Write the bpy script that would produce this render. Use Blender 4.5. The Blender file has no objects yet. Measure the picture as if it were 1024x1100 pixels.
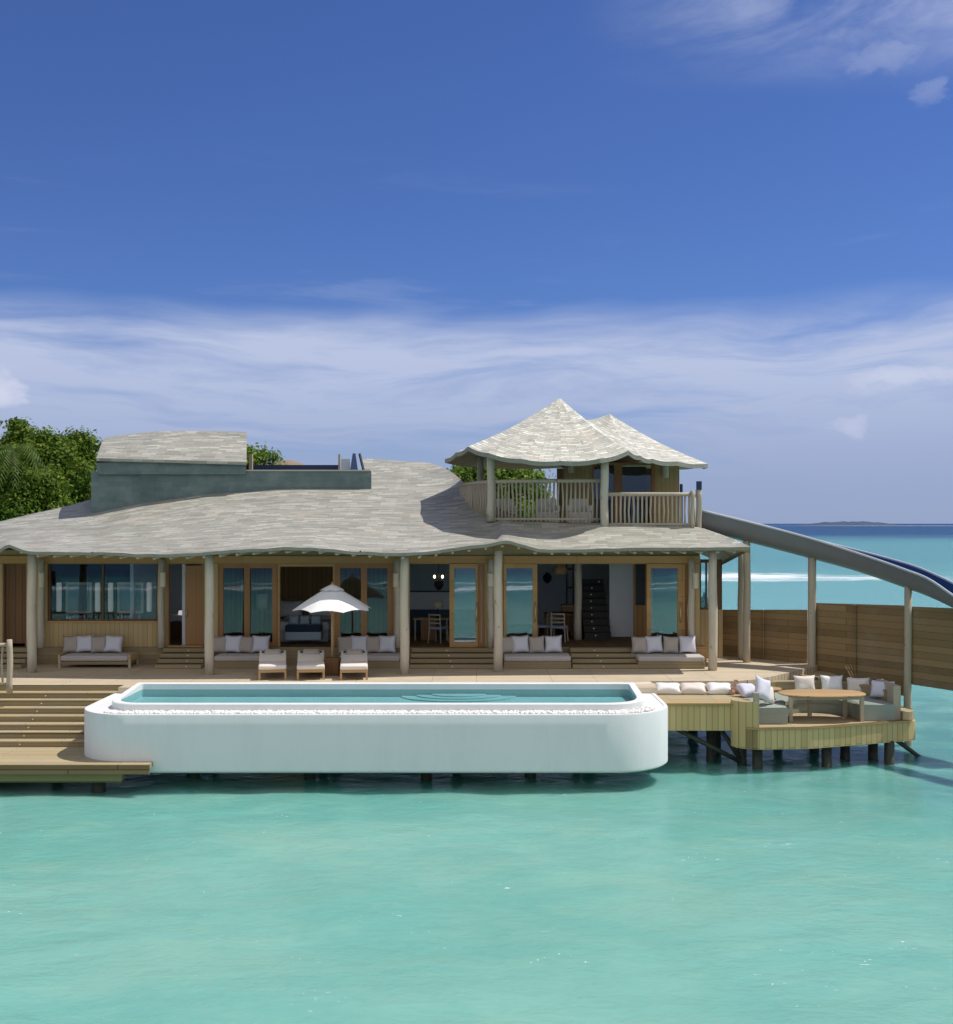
import bpy, bmesh, math, random
import numpy as np
from mathutils import Vector, Matrix, noise as mnoise
random.seed(7); rng = np.random.default_rng(7)
C = bpy.context.scene.collection
R = math.radians

# ------------------------------------------------------------------ camera, light, sky, exposure
F = 1200.0; CX = 512.0; HY = 562.0; CZ = 6.1          # focal length in photo pixels, horizon row, eye height
def W(px, py, D):                                      # photo pixel at distance D -> point
    return Vector(((px-CX)*D/F, D, CZ-(py-HY)*D/F))
def WX(px, D): return (px-CX)*D/F
def WZ(py, D): return CZ-(py-HY)*D/F
cam = bpy.data.cameras.new('camera'); camo = bpy.data.objects.new('camera', cam); C.objects.link(camo)
camo.location = (0, 0, CZ); camo.rotation_euler = (R(90), 0, 0)
cam.sensor_fit = 'HORIZONTAL'; cam.sensor_width = 36; cam.lens = 36*F/1024
cam.shift_y = (HY-550)/1024.0
cam.clip_start = 0.3; cam.clip_end = 30000
bpy.context.scene.camera = camo
SUN = Vector((0.50, 0.085, 0.86)).normalized()
EL = math.asin(SUN.z); AZ = math.atan2(SUN.x, SUN.y)
sl = bpy.data.lights.new('sun', 'SUN'); sl.energy = 4.0; sl.angle = R(0.5); sl.color = (1.0, 0.95, 0.87)
so = bpy.data.objects.new('sun', sl); C.objects.link(so); so.rotation_euler = SUN.to_track_quat('Z', 'Y').to_euler(); so.location = (20, 5, 40)
vs = bpy.context.scene.view_settings
vs.view_transform = 'Standard'; vs.look = 'None'; vs.exposure = 0.0; vs.gamma = 1; vs.use_curve_mapping = False
cy = bpy.context.scene.cycles
cy.max_bounces = 8; cy.transparent_max_bounces = 12; cy.caustics_reflective = False; cy.caustics_refractive = False
cy.sample_clamp_indirect = 4

class NT:                                              # small helper to wire node trees
    def __init__(s, tree): s.t = tree; s.n = tree.nodes; s.l = tree.links
    def new(s, typ, **kw):
        nd = s.n.new(typ)
        for k, v in kw.items(): setattr(nd, k, v)
        return nd
    def put(s, sock, v):
        if isinstance(v, bpy.types.NodeSocket): s.l.new(v, sock)
        elif isinstance(v, (tuple, list)) and len(v) == 3 and sock.type == 'RGBA': sock.default_value = (*v, 1)
        else: sock.default_value = v
    def m(s, op, a, b=0.0, c=0.0, clamp=False):
        nd = s.new('ShaderNodeMath', operation=op, use_clamp=clamp)
        s.put(nd.inputs[0], a); s.put(nd.inputs[1], b); s.put(nd.inputs[2], c); return nd.outputs[0]
    def ss(s, v, a, b):                                # smoothstep from a to b (a may be the larger)
        nd = s.new('ShaderNodeMapRange', interpolation_type='SMOOTHSTEP'); 
        if a < b: lo, hi, o0, o1 = a, b, 0.0, 1.0
        else: lo, hi, o0, o1 = b, a, 1.0, 0.0
        s.put(nd.inputs['Value'], v); nd.inputs['From Min'].default_value = lo; nd.inputs['From Max'].default_value = hi
        nd.inputs['To Min'].default_value = o0; nd.inputs['To Max'].default_value = o1
        return nd.outputs[0]
    def mix(s, f, a, b, mode='MIX'):
        nd = s.new('ShaderNodeMix', data_type='RGBA', blend_type=mode)
        s.put(nd.inputs['Factor'], f); s.put(nd.inputs['A'], a); s.put(nd.inputs['B'], b); 
        return [o for o in nd.outputs if o.type == 'RGBA'][0]
    def mixidx(s, f, a, b, mode='MIX'): return s.mix(f, a, b, mode)
    def xyz(s, v):
        nd = s.new('ShaderNodeSeparateXYZ'); s.put(nd.inputs[0], v); return nd.outputs
    def vec(s, x, y, z=0.0):
        nd = s.new('ShaderNodeCombineXYZ'); s.put(nd.inputs[0], x); s.put(nd.inputs[1], y); s.put(nd.inputs[2], z); return nd.outputs[0]
    def scale(s, v, sc):
        nd = s.new('ShaderNodeVectorMath', operation='MULTIPLY'); s.put(nd.inputs[0], v); nd.inputs[1].default_value = sc; return nd.outputs[0]
    def noise(s, v, scale=1.0, detail=4.0, rough=0.55, dist=0.0, out='Fac'):
        nd = s.new('ShaderNodeTexNoise'); s.put(nd.inputs['Vector'], v)
        nd.inputs['Scale'].default_value = scale; nd.inputs['Detail'].default_value = detail
        nd.inputs['Roughness'].default_value = rough; nd.inputs['Distortion'].default_value = dist
        return nd.outputs['Fac'] if out == 'Fac' else nd.outputs['Color']
    def ramp(s, f, stops, interp='LINEAR'):
        nd = s.new('ShaderNodeValToRGB'); s.put(nd.inputs[0], f); cr = nd.color_ramp; cr.interpolation = interp
        while len(cr.elements) < len(stops): cr.elements.new(0.5)
        for e, (p, c) in zip(cr.elements, stops): e.position = p; e.color = (*c, 1)
        return nd.outputs[0]
    def bump(s, h, strength, dist):
        nd = s.new('ShaderNodeBump'); s.put(nd.inputs['Height'], h); nd.inputs['Strength'].default_value = strength; nd.inputs['Distance'].default_value = dist
        return nd.outputs[0]

def make_world():
    w = bpy.data.worlds.new('World'); bpy.context.scene.world = w; w.use_nodes = True
    t = NT(w.node_tree); t.n.clear()
    out = t.new('ShaderNodeOutputWorld'); bg = t.new('ShaderNodeBackground'); bg.inputs[1].default_value = 0.1
    t.l.new(bg.outputs[0], out.inputs[0])
    sky = t.new('ShaderNodeTexSky', sky_type='NISHITA'); sky.sun_disc = False
    sky.sun_elevation = EL; sky.sun_rotation = AZ; sky.air_density = 1.0; sky.dust_density = 0.3; sky.ozone_density = 2.2; sky.altitude = 0
    tc = t.new('ShaderNodeTexCoord'); d = t.xyz(tc.outputs['Generated'])
    e = t.m('ARCSINE', d[2]); az = t.m('ARCTAN2', d[0], d[1])
    blue = t.mix(1.0, sky.outputs[0], SKY_TINT, 'MULTIPLY')
    # band of thin high cloud low over the horizon, streaky
    warp = t.noise(t.vec(t.m('MULTIPLY', az, 2.0), t.m('MULTIPLY', e, 5.0), 1.7), 1.5, 3)
    e2 = t.m('ADD', e, t.m('MULTIPLY', t.m('SUBTRACT', warp, 0.5), 0.075))
    n1 = t.noise(t.vec(t.m('MULTIPLY', az, 2.2), t.m('MULTIPLY', e2, 17.0), 3.1), 2.0, 7, 0.6, 0.4)
    n2 = t.noise(t.vec(t.m('MULTIPLY', az, 1.1), t.m('MULTIPLY', e2, 7.0), 8.1), 2.0, 4, 0.5)
    band = t.ss(e2, 0.196, 0.146)
    streak = t.m('MULTIPLY', band, t.m('ADD', 0.64, t.m('MULTIPLY', t.m('SUBTRACT', n1, 0.44), 2.4)), clamp=True)
    lowfade = t.ss(e, 0.0, 0.11)
    streak = t.m('MAXIMUM', streak, t.m('MULTIPLY', t.ss(e, 0.115, 0.03), 0.86))
    dense = t.m('MULTIPLY', t.ss(e2, 0.20, 0.12), t.m('MULTIPLY', t.ss(n2, 0.44, 0.66), 0.35))
    # cirrus at the upper right and a few wisps elsewhere
    ci_m = t.m('MULTIPLY', t.ss(t.m('ADD', az, t.m('MULTIPLY', e, -0.25)), -0.03, 0.17), t.ss(t.m('SUBTRACT', e, t.m('MULTIPLY', az, -0.10)), 0.375, 0.445))
    n3 = t.noise(t.vec(t.m('MULTIPLY', az, 4.0), t.m('MULTIPLY', t.m('SUBTRACT', e, t.m('MULTIPLY', az, 0.15)), 13.0), 0.4), 1.6, 7, 0.62, 0.5)
    n5 = t.noise(t.vec(t.m('MULTIPLY', az, 2.2), t.m('MULTIPLY', e, 6.0), 4.4), 1.5, 6, 0.6, 0.3)
    cirrus = t.m('MULTIPLY', ci_m, t.m('ADD', t.m('MULTIPLY', t.ss(n3, 0.34, 0.74), 0.5), t.m('MULTIPLY', t.ss(n5, 0.34, 0.68), 0.42)))
    n4 = t.noise(t.vec(t.m('MULTIPLY', az, 2.0), t.m('MULTIPLY', e, 15.0), 6.4), 2.6, 6, 0.6, 0.3)
    wisp = t.m('MULTIPLY', t.ss(n4, 0.56, 0.80), t.m('MULTIPLY', t.ss(e, 0.34, 0.18), 0.2))
    cov = t.m('ADD', t.m('ADD', streak, dense), t.m('ADD', cirrus, wisp), clamp=True)
    ccol = t.mix(t.ss(e, 0.015, 0.16), CLOUD_LOW, CLOUD_HIGH)
    col = t.mix(t.m('MULTIPLY', cov, 0.93), blue, ccol)
    # small cumulus puffs
    pn = t.noise(t.vec(t.m('MULTIPLY', az, 16.0), t.m('MULTIPLY', e, 26.0), 2.0), 2.2, 6, 0.62)
    puffs = None
    pw = t.xyz(t.noise(t.vec(t.m('MULTIPLY', az, 9.0), t.m('MULTIPLY', e, 16.0), 5.0), 2.0, 6, 0.6, out='Color')); azp = t.m('ADD', az, t.m('MULTIPLY', t.m('SUBTRACT', pw[0], 0.5), 0.09)); ep = t.m('ADD', e, t.m('MULTIPLY', t.m('SUBTRACT', pw[1], 0.5), 0.035))
    for (a0, e0, sa, se, k) in ((-0.408, 0.109, 0.024, 0.017, 1.0), (0.365, 0.121, 0.046, 0.013, 0.7), (0.316, 0.082, 0.022, 0.014, 0.45), (0.350, 0.372, 0.03, 0.014, .22), (0.388, 0.346, 0.018, 0.011, .2)):
        q = t.m('ADD', t.m('POWER', t.m('DIVIDE', t.m('SUBTRACT', azp, a0), sa), 2.0), t.m('POWER', t.m('DIVIDE', t.m('SUBTRACT', ep, e0), se), 2.0))
        g = t.m('MULTIPLY', t.m('EXPONENT', t.m('MULTIPLY', q, -1.0)), t.m('MULTIPLY', t.ss(t.m('ADD', t.m('EXPONENT', t.m('MULTIPLY', q, -1.0)), t.m('MULTIPLY', pn, 1.3)), 0.95, 1.35), k))
        puffs = g if puffs is None else t.m('MAXIMUM', puffs, g)
    col = t.mix(puffs, col, PUFF)
    # bright cloud added behind the camera, out of view, to fill the shade
    cn = t.noise(t.scale(tc.outputs['Generated'], (1.0, 1.0, 1.6)), 2.6, 6, 0.58, 0.2)
    where = t.m('MULTIPLY', t.ss(d[1], 0.0, -0.4), t.ss(e, 0.10, 0.22))
    col = t.mix(t.m('MULTIPLY', where, t.m('MULTIPLY', t.ss(cn, 0.40, 0.52), 0.95)), col, FILL_CLOUD)
    t.l.new(col, bg.inputs[0])
SKY_TINT = (0.42, 0.565, 0.97)
CLOUD_LOW = (3.2, 3.95, 6.1); CLOUD_HIGH = (5.1, 5.75, 7.7); PUFF = (6.2, 6.6, 8.2); FILL_CLOUD = (8.3, 7.8, 6.9)
make_world()

# ------------------------------------------------------------------ mesh and object helpers
class MB:
    def __init__(s): s.bm = bmesh.new(); s.uv = None
    def face(s, pts):
        return s.bm.faces.new([s.bm.verts.new(Vector(p)) for p in pts])
    def box(s, x0, x1, y0, y1, z0, z1):
        v = [s.bm.verts.new((x, y, z)) for z in (z0, z1) for y in (y0, y1) for x in (x0, x1)]
        for f in ((0, 2, 3, 1), (4, 5, 7, 6), (0, 1, 5, 4), (2, 6, 7, 3), (0, 4, 6, 2), (1, 3, 7, 5)): s.bm.faces.new([v[i] for i in f])
        return s
    def obox(s, c, ux, hx, hy, z0, z1):                # box turned in plan: centre c, unit x axis ux, half sizes
        ux = Vector((ux[0], ux[1], 0)).normalized(); uy = Vector((-ux.y, ux.x, 0)); c = Vector((c[0], c[1], 0))
        v = [s.bm.verts.new(c+ux*a+uy*b+Vector((0, 0, z))) for z in (z0, z1) for b in (-hy, hy) for a in (-hx, hx)]
        for f in ((0, 2, 3, 1), (4, 5, 7, 6), (0, 1, 5, 4), (2, 6, 7, 3), (0, 4, 6, 2), (1, 3, 7, 5)): s.bm.faces.new([v[i] for i in f])
        return s
    def tube(s, pts, rad, seg=8, wob=0.0, cap=True):
        pts = [Vector(p) for p in pts]; n = len(pts)
        if not hasattr(rad, '__len__'): rad = [rad]*n
        rings = []; prev = None
        for i, p in enumerate(pts):
            d = (pts[min(i+1, n-1)]-pts[max(i-1, 0)]).normalized()
            a = Vector((0, 1, 0)) if abs(d.y) < 0.9 else Vector((1, 0, 0))
            if prev is not None: a = prev
            u = (a-d*a.dot(d)).normalized(); v = d.cross(u); prev = u
            rings.append([s.bm.verts.new(p+(u*math.cos(2*math.pi*k/seg)+v*math.sin(2*math.pi*k/seg))*rad[i]*(1+wob*random.uniform(-1, 1))) for k in range(seg)])
        for a, b in zip(rings, rings[1:]):
            for k in range(seg):
                s.bm.faces.new([a[k], a[(k+1) % seg], b[(k+1) % seg], b[k]])
        if cap:
            s.bm.faces.new(rings[0][::-1]); s.bm.faces.new(rings[-1])
        return s
    def log(s, x, y, z0, z1, r0, r1, seg=9, lean=0.0):
        n = 7; ph = random.uniform(0, 6)
        pts = [(x+lean*i/(n-1)+0.012*math.sin(ph+i*1.3), y+0.01*math.cos(ph*2+i), z0+(z1-z0)*i/(n-1)) for i in range(n)]
        return s.tube(pts, [r0+(r1-r0)*i/(n-1) for i in range(n)], seg, 0.06)
    def prism(s, poly, z0, z1):
        b = [s.bm.verts.new((p[0], p[1], z0)) for p in poly]; t = [s.bm.verts.new((p[0], p[1], z1)) for p in poly]; n = len(poly)
        s.bm.faces.new(t); s.bm.faces.new(b[::-1])
        for i in range(n): s.bm.faces.new([b[i], b[(i+1) % n], t[(i+1) % n], t[i]])
        return s
    def loft(s, rings, closed=True, cap0=False, cap1=False):
        vr = [[s.bm.verts.new(Vector(p)) for p in r] for r in rings]
        for a, b in zip(vr, vr[1:]):
            n = len(a)
            for k in range(n if closed else n-1): s.bm.faces.new([a[k], a[(k+1) % n], b[(k+1) % n], b[k]])
        if cap0: s.bm.faces.new(vr[0][::-1])
        if cap1: s.bm.faces.new(vr[-1])
        return s
    def lathe(s, x, y, prof, seg=16):                  # prof: (r, z)
        return s.loft([[(x+r*math.cos(2*math.pi*k/seg), y+r*math.sin(2*math.pi*k/seg), z) for k in range(seg)] for r, z in prof], True, True, True)
    def pillow(s, c, w, h, t, M=None, n=9, seed=0):
        c = Vector(c); M = M or Matrix(); rnd = random.Random(seed); ph = [rnd.uniform(0, 6) for _ in range(4)]
        for sgn in (1, -1):
            g = []
            for i in range(n):
                row = []
                for j in range(n):
                    u = -1+2*i/(n-1); v = -1+2*j/(n-1)
                    x = w/2*u*(0.88+0.12*v*v); z = h/2*v*(0.88+0.12*u*u)
                    y = sgn*t/2*(max(0, (1-u**4)*(1-v**4)))**0.55*(1+0.13*math.sin(3*u+ph[0])*math.sin(2.6*v+ph[1]))
                    row.append(s.bm.verts.new(c+M @ Vector((x, y, z))))
                g.append(row)
            for i in range(n-1):
                for j in range(n-1):
                    q = [g[i][j], g[i+1][j], g[i+1][j+1], g[i][j+1]]
                    s.bm.faces.new(q if sgn < 0 else q[::-1])
        return s
    def bevel(s, w, seg=2):
        bmesh.ops.recalc_face_normals(s.bm, faces=s.bm.faces[:])
        es = [e for e in s.bm.edges if len(e.link_faces) == 2 and e.calc_face_angle(0) > 0.6]
        bmesh.ops.bevel(s.bm, geom=es, offset=w, segments=seg, affect='EDGES', profile=0.5); return s
    def build(s, name, mat, parent=None, smooth=False, normals=True, weld=False):
        if weld: bmesh.ops.remove_doubles(s.bm, verts=s.bm.verts[:], dist=0.0005)
        if normals: bmesh.ops.recalc_face_normals(s.bm, faces=s.bm.faces[:])
        root = parent
        while root is not None and root.parent is not None: root = root.parent
        off = root.location if root is not None and not root.get('local') else Vector((0, 0, 0))
        if off.length: bmesh.ops.translate(s.bm, verts=s.bm.verts[:], vec=-Vector(off))
        me = bpy.data.meshes.new(name); s.bm.to_mesh(me); s.bm.free()
        if smooth:
            me.polygons.foreach_set('use_smooth', [True]*len(me.polygons))
        for m_ in (mat if isinstance(mat, (list, tuple)) else [mat]): me.materials.append(m_)
        o = bpy.data.objects.new(name, me); C.objects.link(o)
        if parent is not None: o.parent = parent
        return o
def auto(o, ang=35):                                   # smooth but keep sharp edges
    me = o.data; me.polygons.foreach_set('use_smooth', [True]*len(me.polygons)); me.set_sharp_from_angle(angle=R(ang)); return o
def tag(o, label=None, cat=None, group=None, kind=None):
    if label: o['label'] = label
    if cat: o['category'] = cat
    if group: o['group'] = group
    if kind: o['kind'] = kind
    return o
def thing(name, label, cat, loc=(0, 0, 0), group=None, local=False):
    o = bpy.data.objects.new(name, None); C.objects.link(o); o.location = loc; o.empty_display_size = 0.2
    if local: o['local'] = 1
    return tag(o, label, cat, group)
KIDS = {}
def dup(root, loc, rotz=0, label=None, scale=None):
    def cp(o, par):
        c = o.copy(); C.objects.link(c); c.parent = par
        for ch in [x for x in bpy.data.objects if x.parent == o]: cp(ch, c)
        return c
    r = cp(root, None); r.location = loc; r.rotation_euler = (0, 0, rotz)
    if scale: r.scale = scale
    if label: r['label'] = label
    return r

# ------------------------------------------------------------------ materials
def newmat(name):
    m = bpy.data.materials.new(name); m.use_nodes = True; t = NT(m.node_tree); t.n.clear()
    out = t.new('ShaderNodeOutputMaterial'); p = t.new('ShaderNodeBsdfPrincipled'); t.l.new(p.outputs[0], out.inputs[0])
    return m, t, p, out
def plain(name, col, rough=0.6, var=0.12, scale=6.0, spec=0.3, bump=0.0, metal=0.0):
    m, t, p, out = newmat(name); co = t.new('ShaderNodeTexCoord').outputs['Object']
    n = t.noise(co, scale, 5, 0.6); k = t.m('ADD', 1-var, t.m('MULTIPLY', n, 2*var))
    sc = t.new('ShaderNodeVectorMath', operation='SCALE'); sc.inputs[0].default_value = col; t.put(sc.inputs['Scale'], k)
    t.l.new(sc.outputs[0], p.inputs['Base Color']); p.inputs['Roughness'].default_value = rough; p.inputs['Specular IOR Level'].default_value = spec; p.inputs['Metallic'].default_value = metal
    if bump: t.l.new(t.bump(t.noise(co, scale*4, 5), 1.0, bump), p.inputs['Normal'])
    return m
def planks(name, c0, c1, u='x', v='y', width=0.14, length=2.6, gap=0.008, gapcol=None, rough=0.7, spec=0.25, weather=0.25):
    """boards that run along axis u and stack along axis v, with grain, tone differences between boards and dark gaps"""
    m, t, p, out = newmat(name); co = t.new('ShaderNodeTexCoord').outputs['Object']; s = dict(zip('xyz', t.xyz(co)))
    vec = t.vec(s[u], s[v], 0)
    b = t.new('ShaderNodeTexBrick'); t.put(b.inputs['Vector'], vec); b.offset = 0.37; b.offset_frequency = 2
    b.inputs['Scale'].default_value = 1; b.inputs['Brick Width'].default_value = length; b.inputs['Row Height'].default_value = width
    b.inputs['Mortar Size'].default_value = gap; b.inputs['Mortar Smooth'].default_value = 0.1; b.inputs['Bias'].default_value = 0
    b.inputs['Color1'].default_value = (0, 0, 0, 1); b.inputs['Color2'].default_value = (1, 1, 1, 1); b.inputs['Mortar'].default_value = (0.5, 0.5, 0.5, 1)
    r = t.m('MULTIPLY', b.outputs['Color'], 1.0)
    other = [k for k in 'xyz' if k not in (u, v)][0]
    g = t.noise(t.vec(t.m('MULTIPLY', s[u], 1.2), t.m('MULTIPLY', s[v], 26.0), t.m('MULTIPLY', s[other], 26.0)), 1.0, 5, 0.6, 0.3)
    f = t.m('ADD', t.m('MULTIPLY', r, 0.5), t.m('MULTIPLY', g, 0.5))
    col = t.mix(f, c0, c1)
    w = t.noise(co, 0.9, 5, 0.6); col = t.mix(t.m('MULTIPLY', t.ss(w, 0.45, 0.75), weather), col, (0.34, 0.32, 0.27))
    gc = gapcol or tuple(x*0.25 for x in c0)
    col = t.mix(t.m('MULTIPLY', b.outputs['Fac'], 0.85), col, gc)
    t.l.new(col, p.inputs['Base Color']); p.inputs['Roughness'].default_value = rough; p.inputs['Specular IOR Level'].default_value = spec
    h = t.m('SUBTRACT', t.m('MULTIPLY', g, 0.25), b.outputs['Fac']); t.l.new(t.bump(h, 0.6, 0.006), p.inputs['Normal'])
    return m
def slate(name, stops, edge=(0.25, 0.245, 0.20), w=0.50, h=0.12):
    m, t, p, out = newmat(name); uv = t.new('ShaderNodeUVMap').outputs[0]
    wob = t.noise(uv, 0.55, 3, out='Color'); add = t.new('ShaderNodeVectorMath', operation='MULTIPLY_ADD')
    t.put(add.inputs[0], wob); add.inputs[1].default_value = (0.16, 0.10, 0); t.put(add.inputs[2], uv); uvw = add.outputs[0]
    def br(bw, bh, off):
        b = t.new('ShaderNodeTexBrick'); mp = t.new('ShaderNodeVectorMath', operation='ADD'); t.put(mp.inputs[0], uvw); mp.inputs[1].default_value = off
        t.put(b.inputs['Vector'], mp.outputs[0]); b.offset = 0.43; b.offset_frequency = 2; b.squash = 0.72; b.squash_frequency = 3
        b.inputs['Scale'].default_value = 1; b.inputs['Brick Width'].default_value = bw; b.inputs['Row Height'].default_value = bh
        b.inputs['Mortar Size'].default_value = 0.008; b.inputs['Mortar Smooth'].default_value = 0.3
        b.inputs['Color1'].default_value = (0, 0, 0, 1); b.inputs['Color2'].default_value = (1, 1, 1, 1); b.inputs['Mortar'].default_value = (.5, .5, .5, 1)
        return b
    b = br(w, h, (0, 0, 0)); b2 = br(w*3.1, h*2, (0.7, 0.02, 0)); big = t.noise(uv, 0.35, 4, 0.6)
    fine = t.noise(t.scale(uv, (7, 26, 1)), 1.0, 5, 0.65)
    f = t.m('ADD', t.m('MULTIPLY', b.outputs['Color'], 0.52), t.m('ADD', t.m('MULTIPLY', b2.outputs['Color'], 0.16), t.m('ADD', t.m('MULTIPLY', big, 0.26), t.m('MULTIPLY', fine, 0.20))))
    col = t.ramp(f, stops)
    warm = t.noise(uv, 0.8, 3, 0.5); col = t.mix(t.m('MULTIPLY', t.ss(warm, 0.54, 0.72), 0.30), col, (0.50, 0.38, 0.29), 'MIX')
    col = t.mix(t.m('MULTIPLY', b.outputs['Fac'], 0.8), col, edge)
    t.l.new(col, p.inputs['Base Color']); p.inputs['Roughness'].default_value = 0.6; p.inputs['Specular IOR Level'].default_value = 0.35
    # each course overlaps the one below: a saw-tooth height along the slope
    s = t.xyz(uvw); saw = t.m('FRACT', t.m('DIVIDE', s[1], h))
    ht = t.m('ADD', t.m('MULTIPLY', t.m('SUBTRACT', 1.0, saw), 0.5), t.m('ADD', t.m('MULTIPLY', b.outputs['Color'], 0.45), t.m('MULTIPLY', fine, 0.25)))
    ht = t.m('SUBTRACT', ht, t.m('MULTIPLY', b.outputs['Fac'], 0.6)); t.l.new(t.bump(ht, 0.55, 0.020), p.inputs['Normal'])
    return m
def glass(name, k0=0.34, tint=(0.62, 0.74, 0.76)):
    m, t, p, out = newmat(name); t.n.remove(p)
    tr = t.new('ShaderNodeBsdfTransparent'); tr.inputs[0].default_value = (*tint, 1)
    gl = t.new('ShaderNodeBsdfGlossy'); gl.inputs['Roughness'].default_value = 0.0; gl.inputs[0].default_value = (0.9, 0.97, 1.0, 1)
    co = t.new('ShaderNodeTexCoord').outputs['Object']; t.l.new(t.bump(t.noise(co, 0.8, 2), 0.16, 0.01), gl.inputs['Normal'])
    fr = t.new('ShaderNodeFresnel'); fr.inputs[0].default_value = 1.5
    mx = t.new('ShaderNodeMixShader'); t.put(mx.inputs[0], t.m('ADD', k0, t.m('MULTIPLY', fr.outputs[0], 0.8), clamp=True))
    t.l.new(tr.outputs[0], mx.inputs[1]); t.l.new(gl.outputs[0], mx.inputs[2]); t.l.new(mx.outputs[0], out.inputs[0]); return m
def leafmat(name, c0, c1, c2):
    m, t, p, out = newmat(name); g = t.new('ShaderNodeNewGeometry'); r = g.outputs['Random Per Island']
    co = t.new('ShaderNodeTexCoord').outputs['Object']; n = t.noise(co, 0.35, 3)
    f = t.m('ADD', t.m('MULTIPLY', r, 0.55), t.m('MULTIPLY', n, 0.45)); col = t.ramp(f, [(0.15, c0), (0.5, c1), (0.85, c2)])
    t.l.new(col, p.inputs['Base Color']); p.inputs['Roughness'].default_value = 0.6; p.inputs['Specular IOR Level'].default_value = 0.12
    tl = t.new('ShaderNodeBsdfTranslucent'); t.put(tl.inputs[0], t.mix(1.0, col, (0.9, 1.1, 0.4), 'MULTIPLY'))
    mx = t.new('ShaderNodeMixShader'); mx.inputs[0].default_value = 0.32; t.l.new(p.outputs[0], mx.inputs[1]); t.l.new(tl.outputs[0], mx.inputs[2]); t.l.new(mx.outputs[0], out.inputs[0]); return m
def glow(name, col, s):
    m, t, p, out = newmat(name); p.inputs['Base Color'].default_value = (*col, 1); p.inputs['Emission Color'].default_value = (*col, 1); p.inputs['Emission Strength'].default_value = s; return m
def fabric(name, col, var=0.06):
    m, t, p, out = newmat(name); co = t.new('ShaderNodeTexCoord').outputs['Object']; s = t.xyz(co)
    n = t.noise(co, 5.0, 4); wv = t.noise(t.scale(co, (90, 90, 90)), 1.0, 2)
    k = t.m('ADD', 1-var*1.5, t.m('ADD', t.m('MULTIPLY', n, 2*var), t.m('MULTIPLY', wv, var)))
    sc = t.new('ShaderNodeVectorMath', operation='SCALE'); sc.inputs[0].default_value = col; t.put(sc.inputs['Scale'], k); t.l.new(sc.outputs[0], p.inputs['Base Color'])
    p.inputs['Roughness'].default_value = 0.9; p.inputs['Specular IOR Level'].default_value = 0.1; p.inputs['Sheen Weight'].default_value = 0.15
    t.l.new(t.bump(t.noise(co, 7.0, 3), 0.5, 0.02), p.inputs['Normal']); return m

def logmat(name, c0, c1):
    m, t, p, out = newmat(name); co = t.new('ShaderNodeTexCoord').outputs['Object']
    g = t.noise(t.scale(co, (14, 14, 1.3)), 1.0, 6, 0.65, 0.4); k = t.noise(t.scale(co, (6, 6, 3)), 1.0, 2)
    col = t.mix(g, c0, c1); col = t.mix(t.m('MULTIPLY', t.ss(k, 0.66, 0.74), 0.55), col, tuple(x*0.4 for x in c0)); col = t.mix(t.m('MULTIPLY', t.ss(t.noise(co, 1.1, 4), 0.5, 0.75), 0.3), col, (0.36, 0.33, 0.28))
    t.l.new(col, p.inputs['Base Color']); p.inputs['Roughness'].default_value = 0.8; p.inputs['Specular IOR Level'].default_value = 0.2
    t.l.new(t.bump(g, 0.5, 0.01), p.inputs['Normal']); return m
M = {}
M['deck'] = planks('deck boards', (0.50, 0.41, 0.285), (0.70, 0.60, 0.45), 'x', 'y', 0.145, 3.2, 0.009, rough=0.75, weather=0.4)
M['deck_y'] = planks('deck end boards', (0.33, 0.245, 0.155), (0.50, 0.40, 0.275), 'y', 'x', 0.145, 3.2, 0.007, rough=0.75)
M['tread'] = planks('stair boards', (0.34, 0.27, 0.15), (0.53, 0.44, 0.27), 'x', 'y', 0.13, 3.0, 0.006, rough=0.75, weather=0.35)
M['wetboard'] = planks('algae stained boards', (0.17, 0.105, 0.05), (0.32, 0.21, 0.10), 'x', 'z', 0.2, 3.0, 0.01, weather=0.1)
M['greenbeam'] = planks('green weathered beam', (0.20, 0.19, 0.08), (0.32, 0.29, 0.12), 'x', 'z', 0.3, 4.0, 0.01, weather=0.1)
M['vboard'] = planks('tan vertical boards', (0.47, 0.335, 0.165), (0.57, 0.425, 0.225), 'z', 'x', 0.14, 4.0, 0.004, weather=0.05)
M['fascia'] = planks('golden vertical fascia boards', (0.48, 0.355, 0.15), (0.64, 0.50, 0.25), 'z', 'x', 0.15, 4.0, 0.006, weather=0.1)
M['riser'] = planks('step boards', (0.27, 0.205, 0.115), (0.39, 0.31, 0.18), 'x', 'z', 0.125, 5.4, 0.002, weather=0.2)
M['fence'] = planks('fence boards', (0.14, 0.09, 0.042), (0.40, 0.27, 0.13), 'x', 'z', 0.185, 3.3, 0.004, weather=0.28)
M['door'] = planks('orange brown joinery', (0.30, 0.145, 0.05), (0.43, 0.22, 0.085), 'z', 'x', 0.4, 4.0, 0.003, rough=0.45, spec=0.4, weather=0.0)
M['darkdoor'] = planks('dark brown timber', (0.13, 0.065, 0.028), (0.22, 0.115, 0.05), 'z', 'x', 0.2, 4.0, 0.006, rough=0.5, weather=0.0)
M['beam'] = planks('honey timber beam', (0.42, 0.25, 0.10), (0.55, 0.35, 0.155), 'x', 'z', 0.5, 5.0, 0.004, weather=0.1)
M['paneling'] = planks('brown wall panelling', (0.30, 0.155, 0.06), (0.42, 0.235, 0.10), 'z', 'x', 0.16, 4.0, 0.006, weather=0.0)
M['log'] = logmat('whitewashed log', (0.46, 0.40, 0.31), (0.66, 0.61, 0.51))
M['palepost'] = logmat('grey weathered post', (0.36, 0.30, 0.22), (0.56, 0.49, 0.38))
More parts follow.
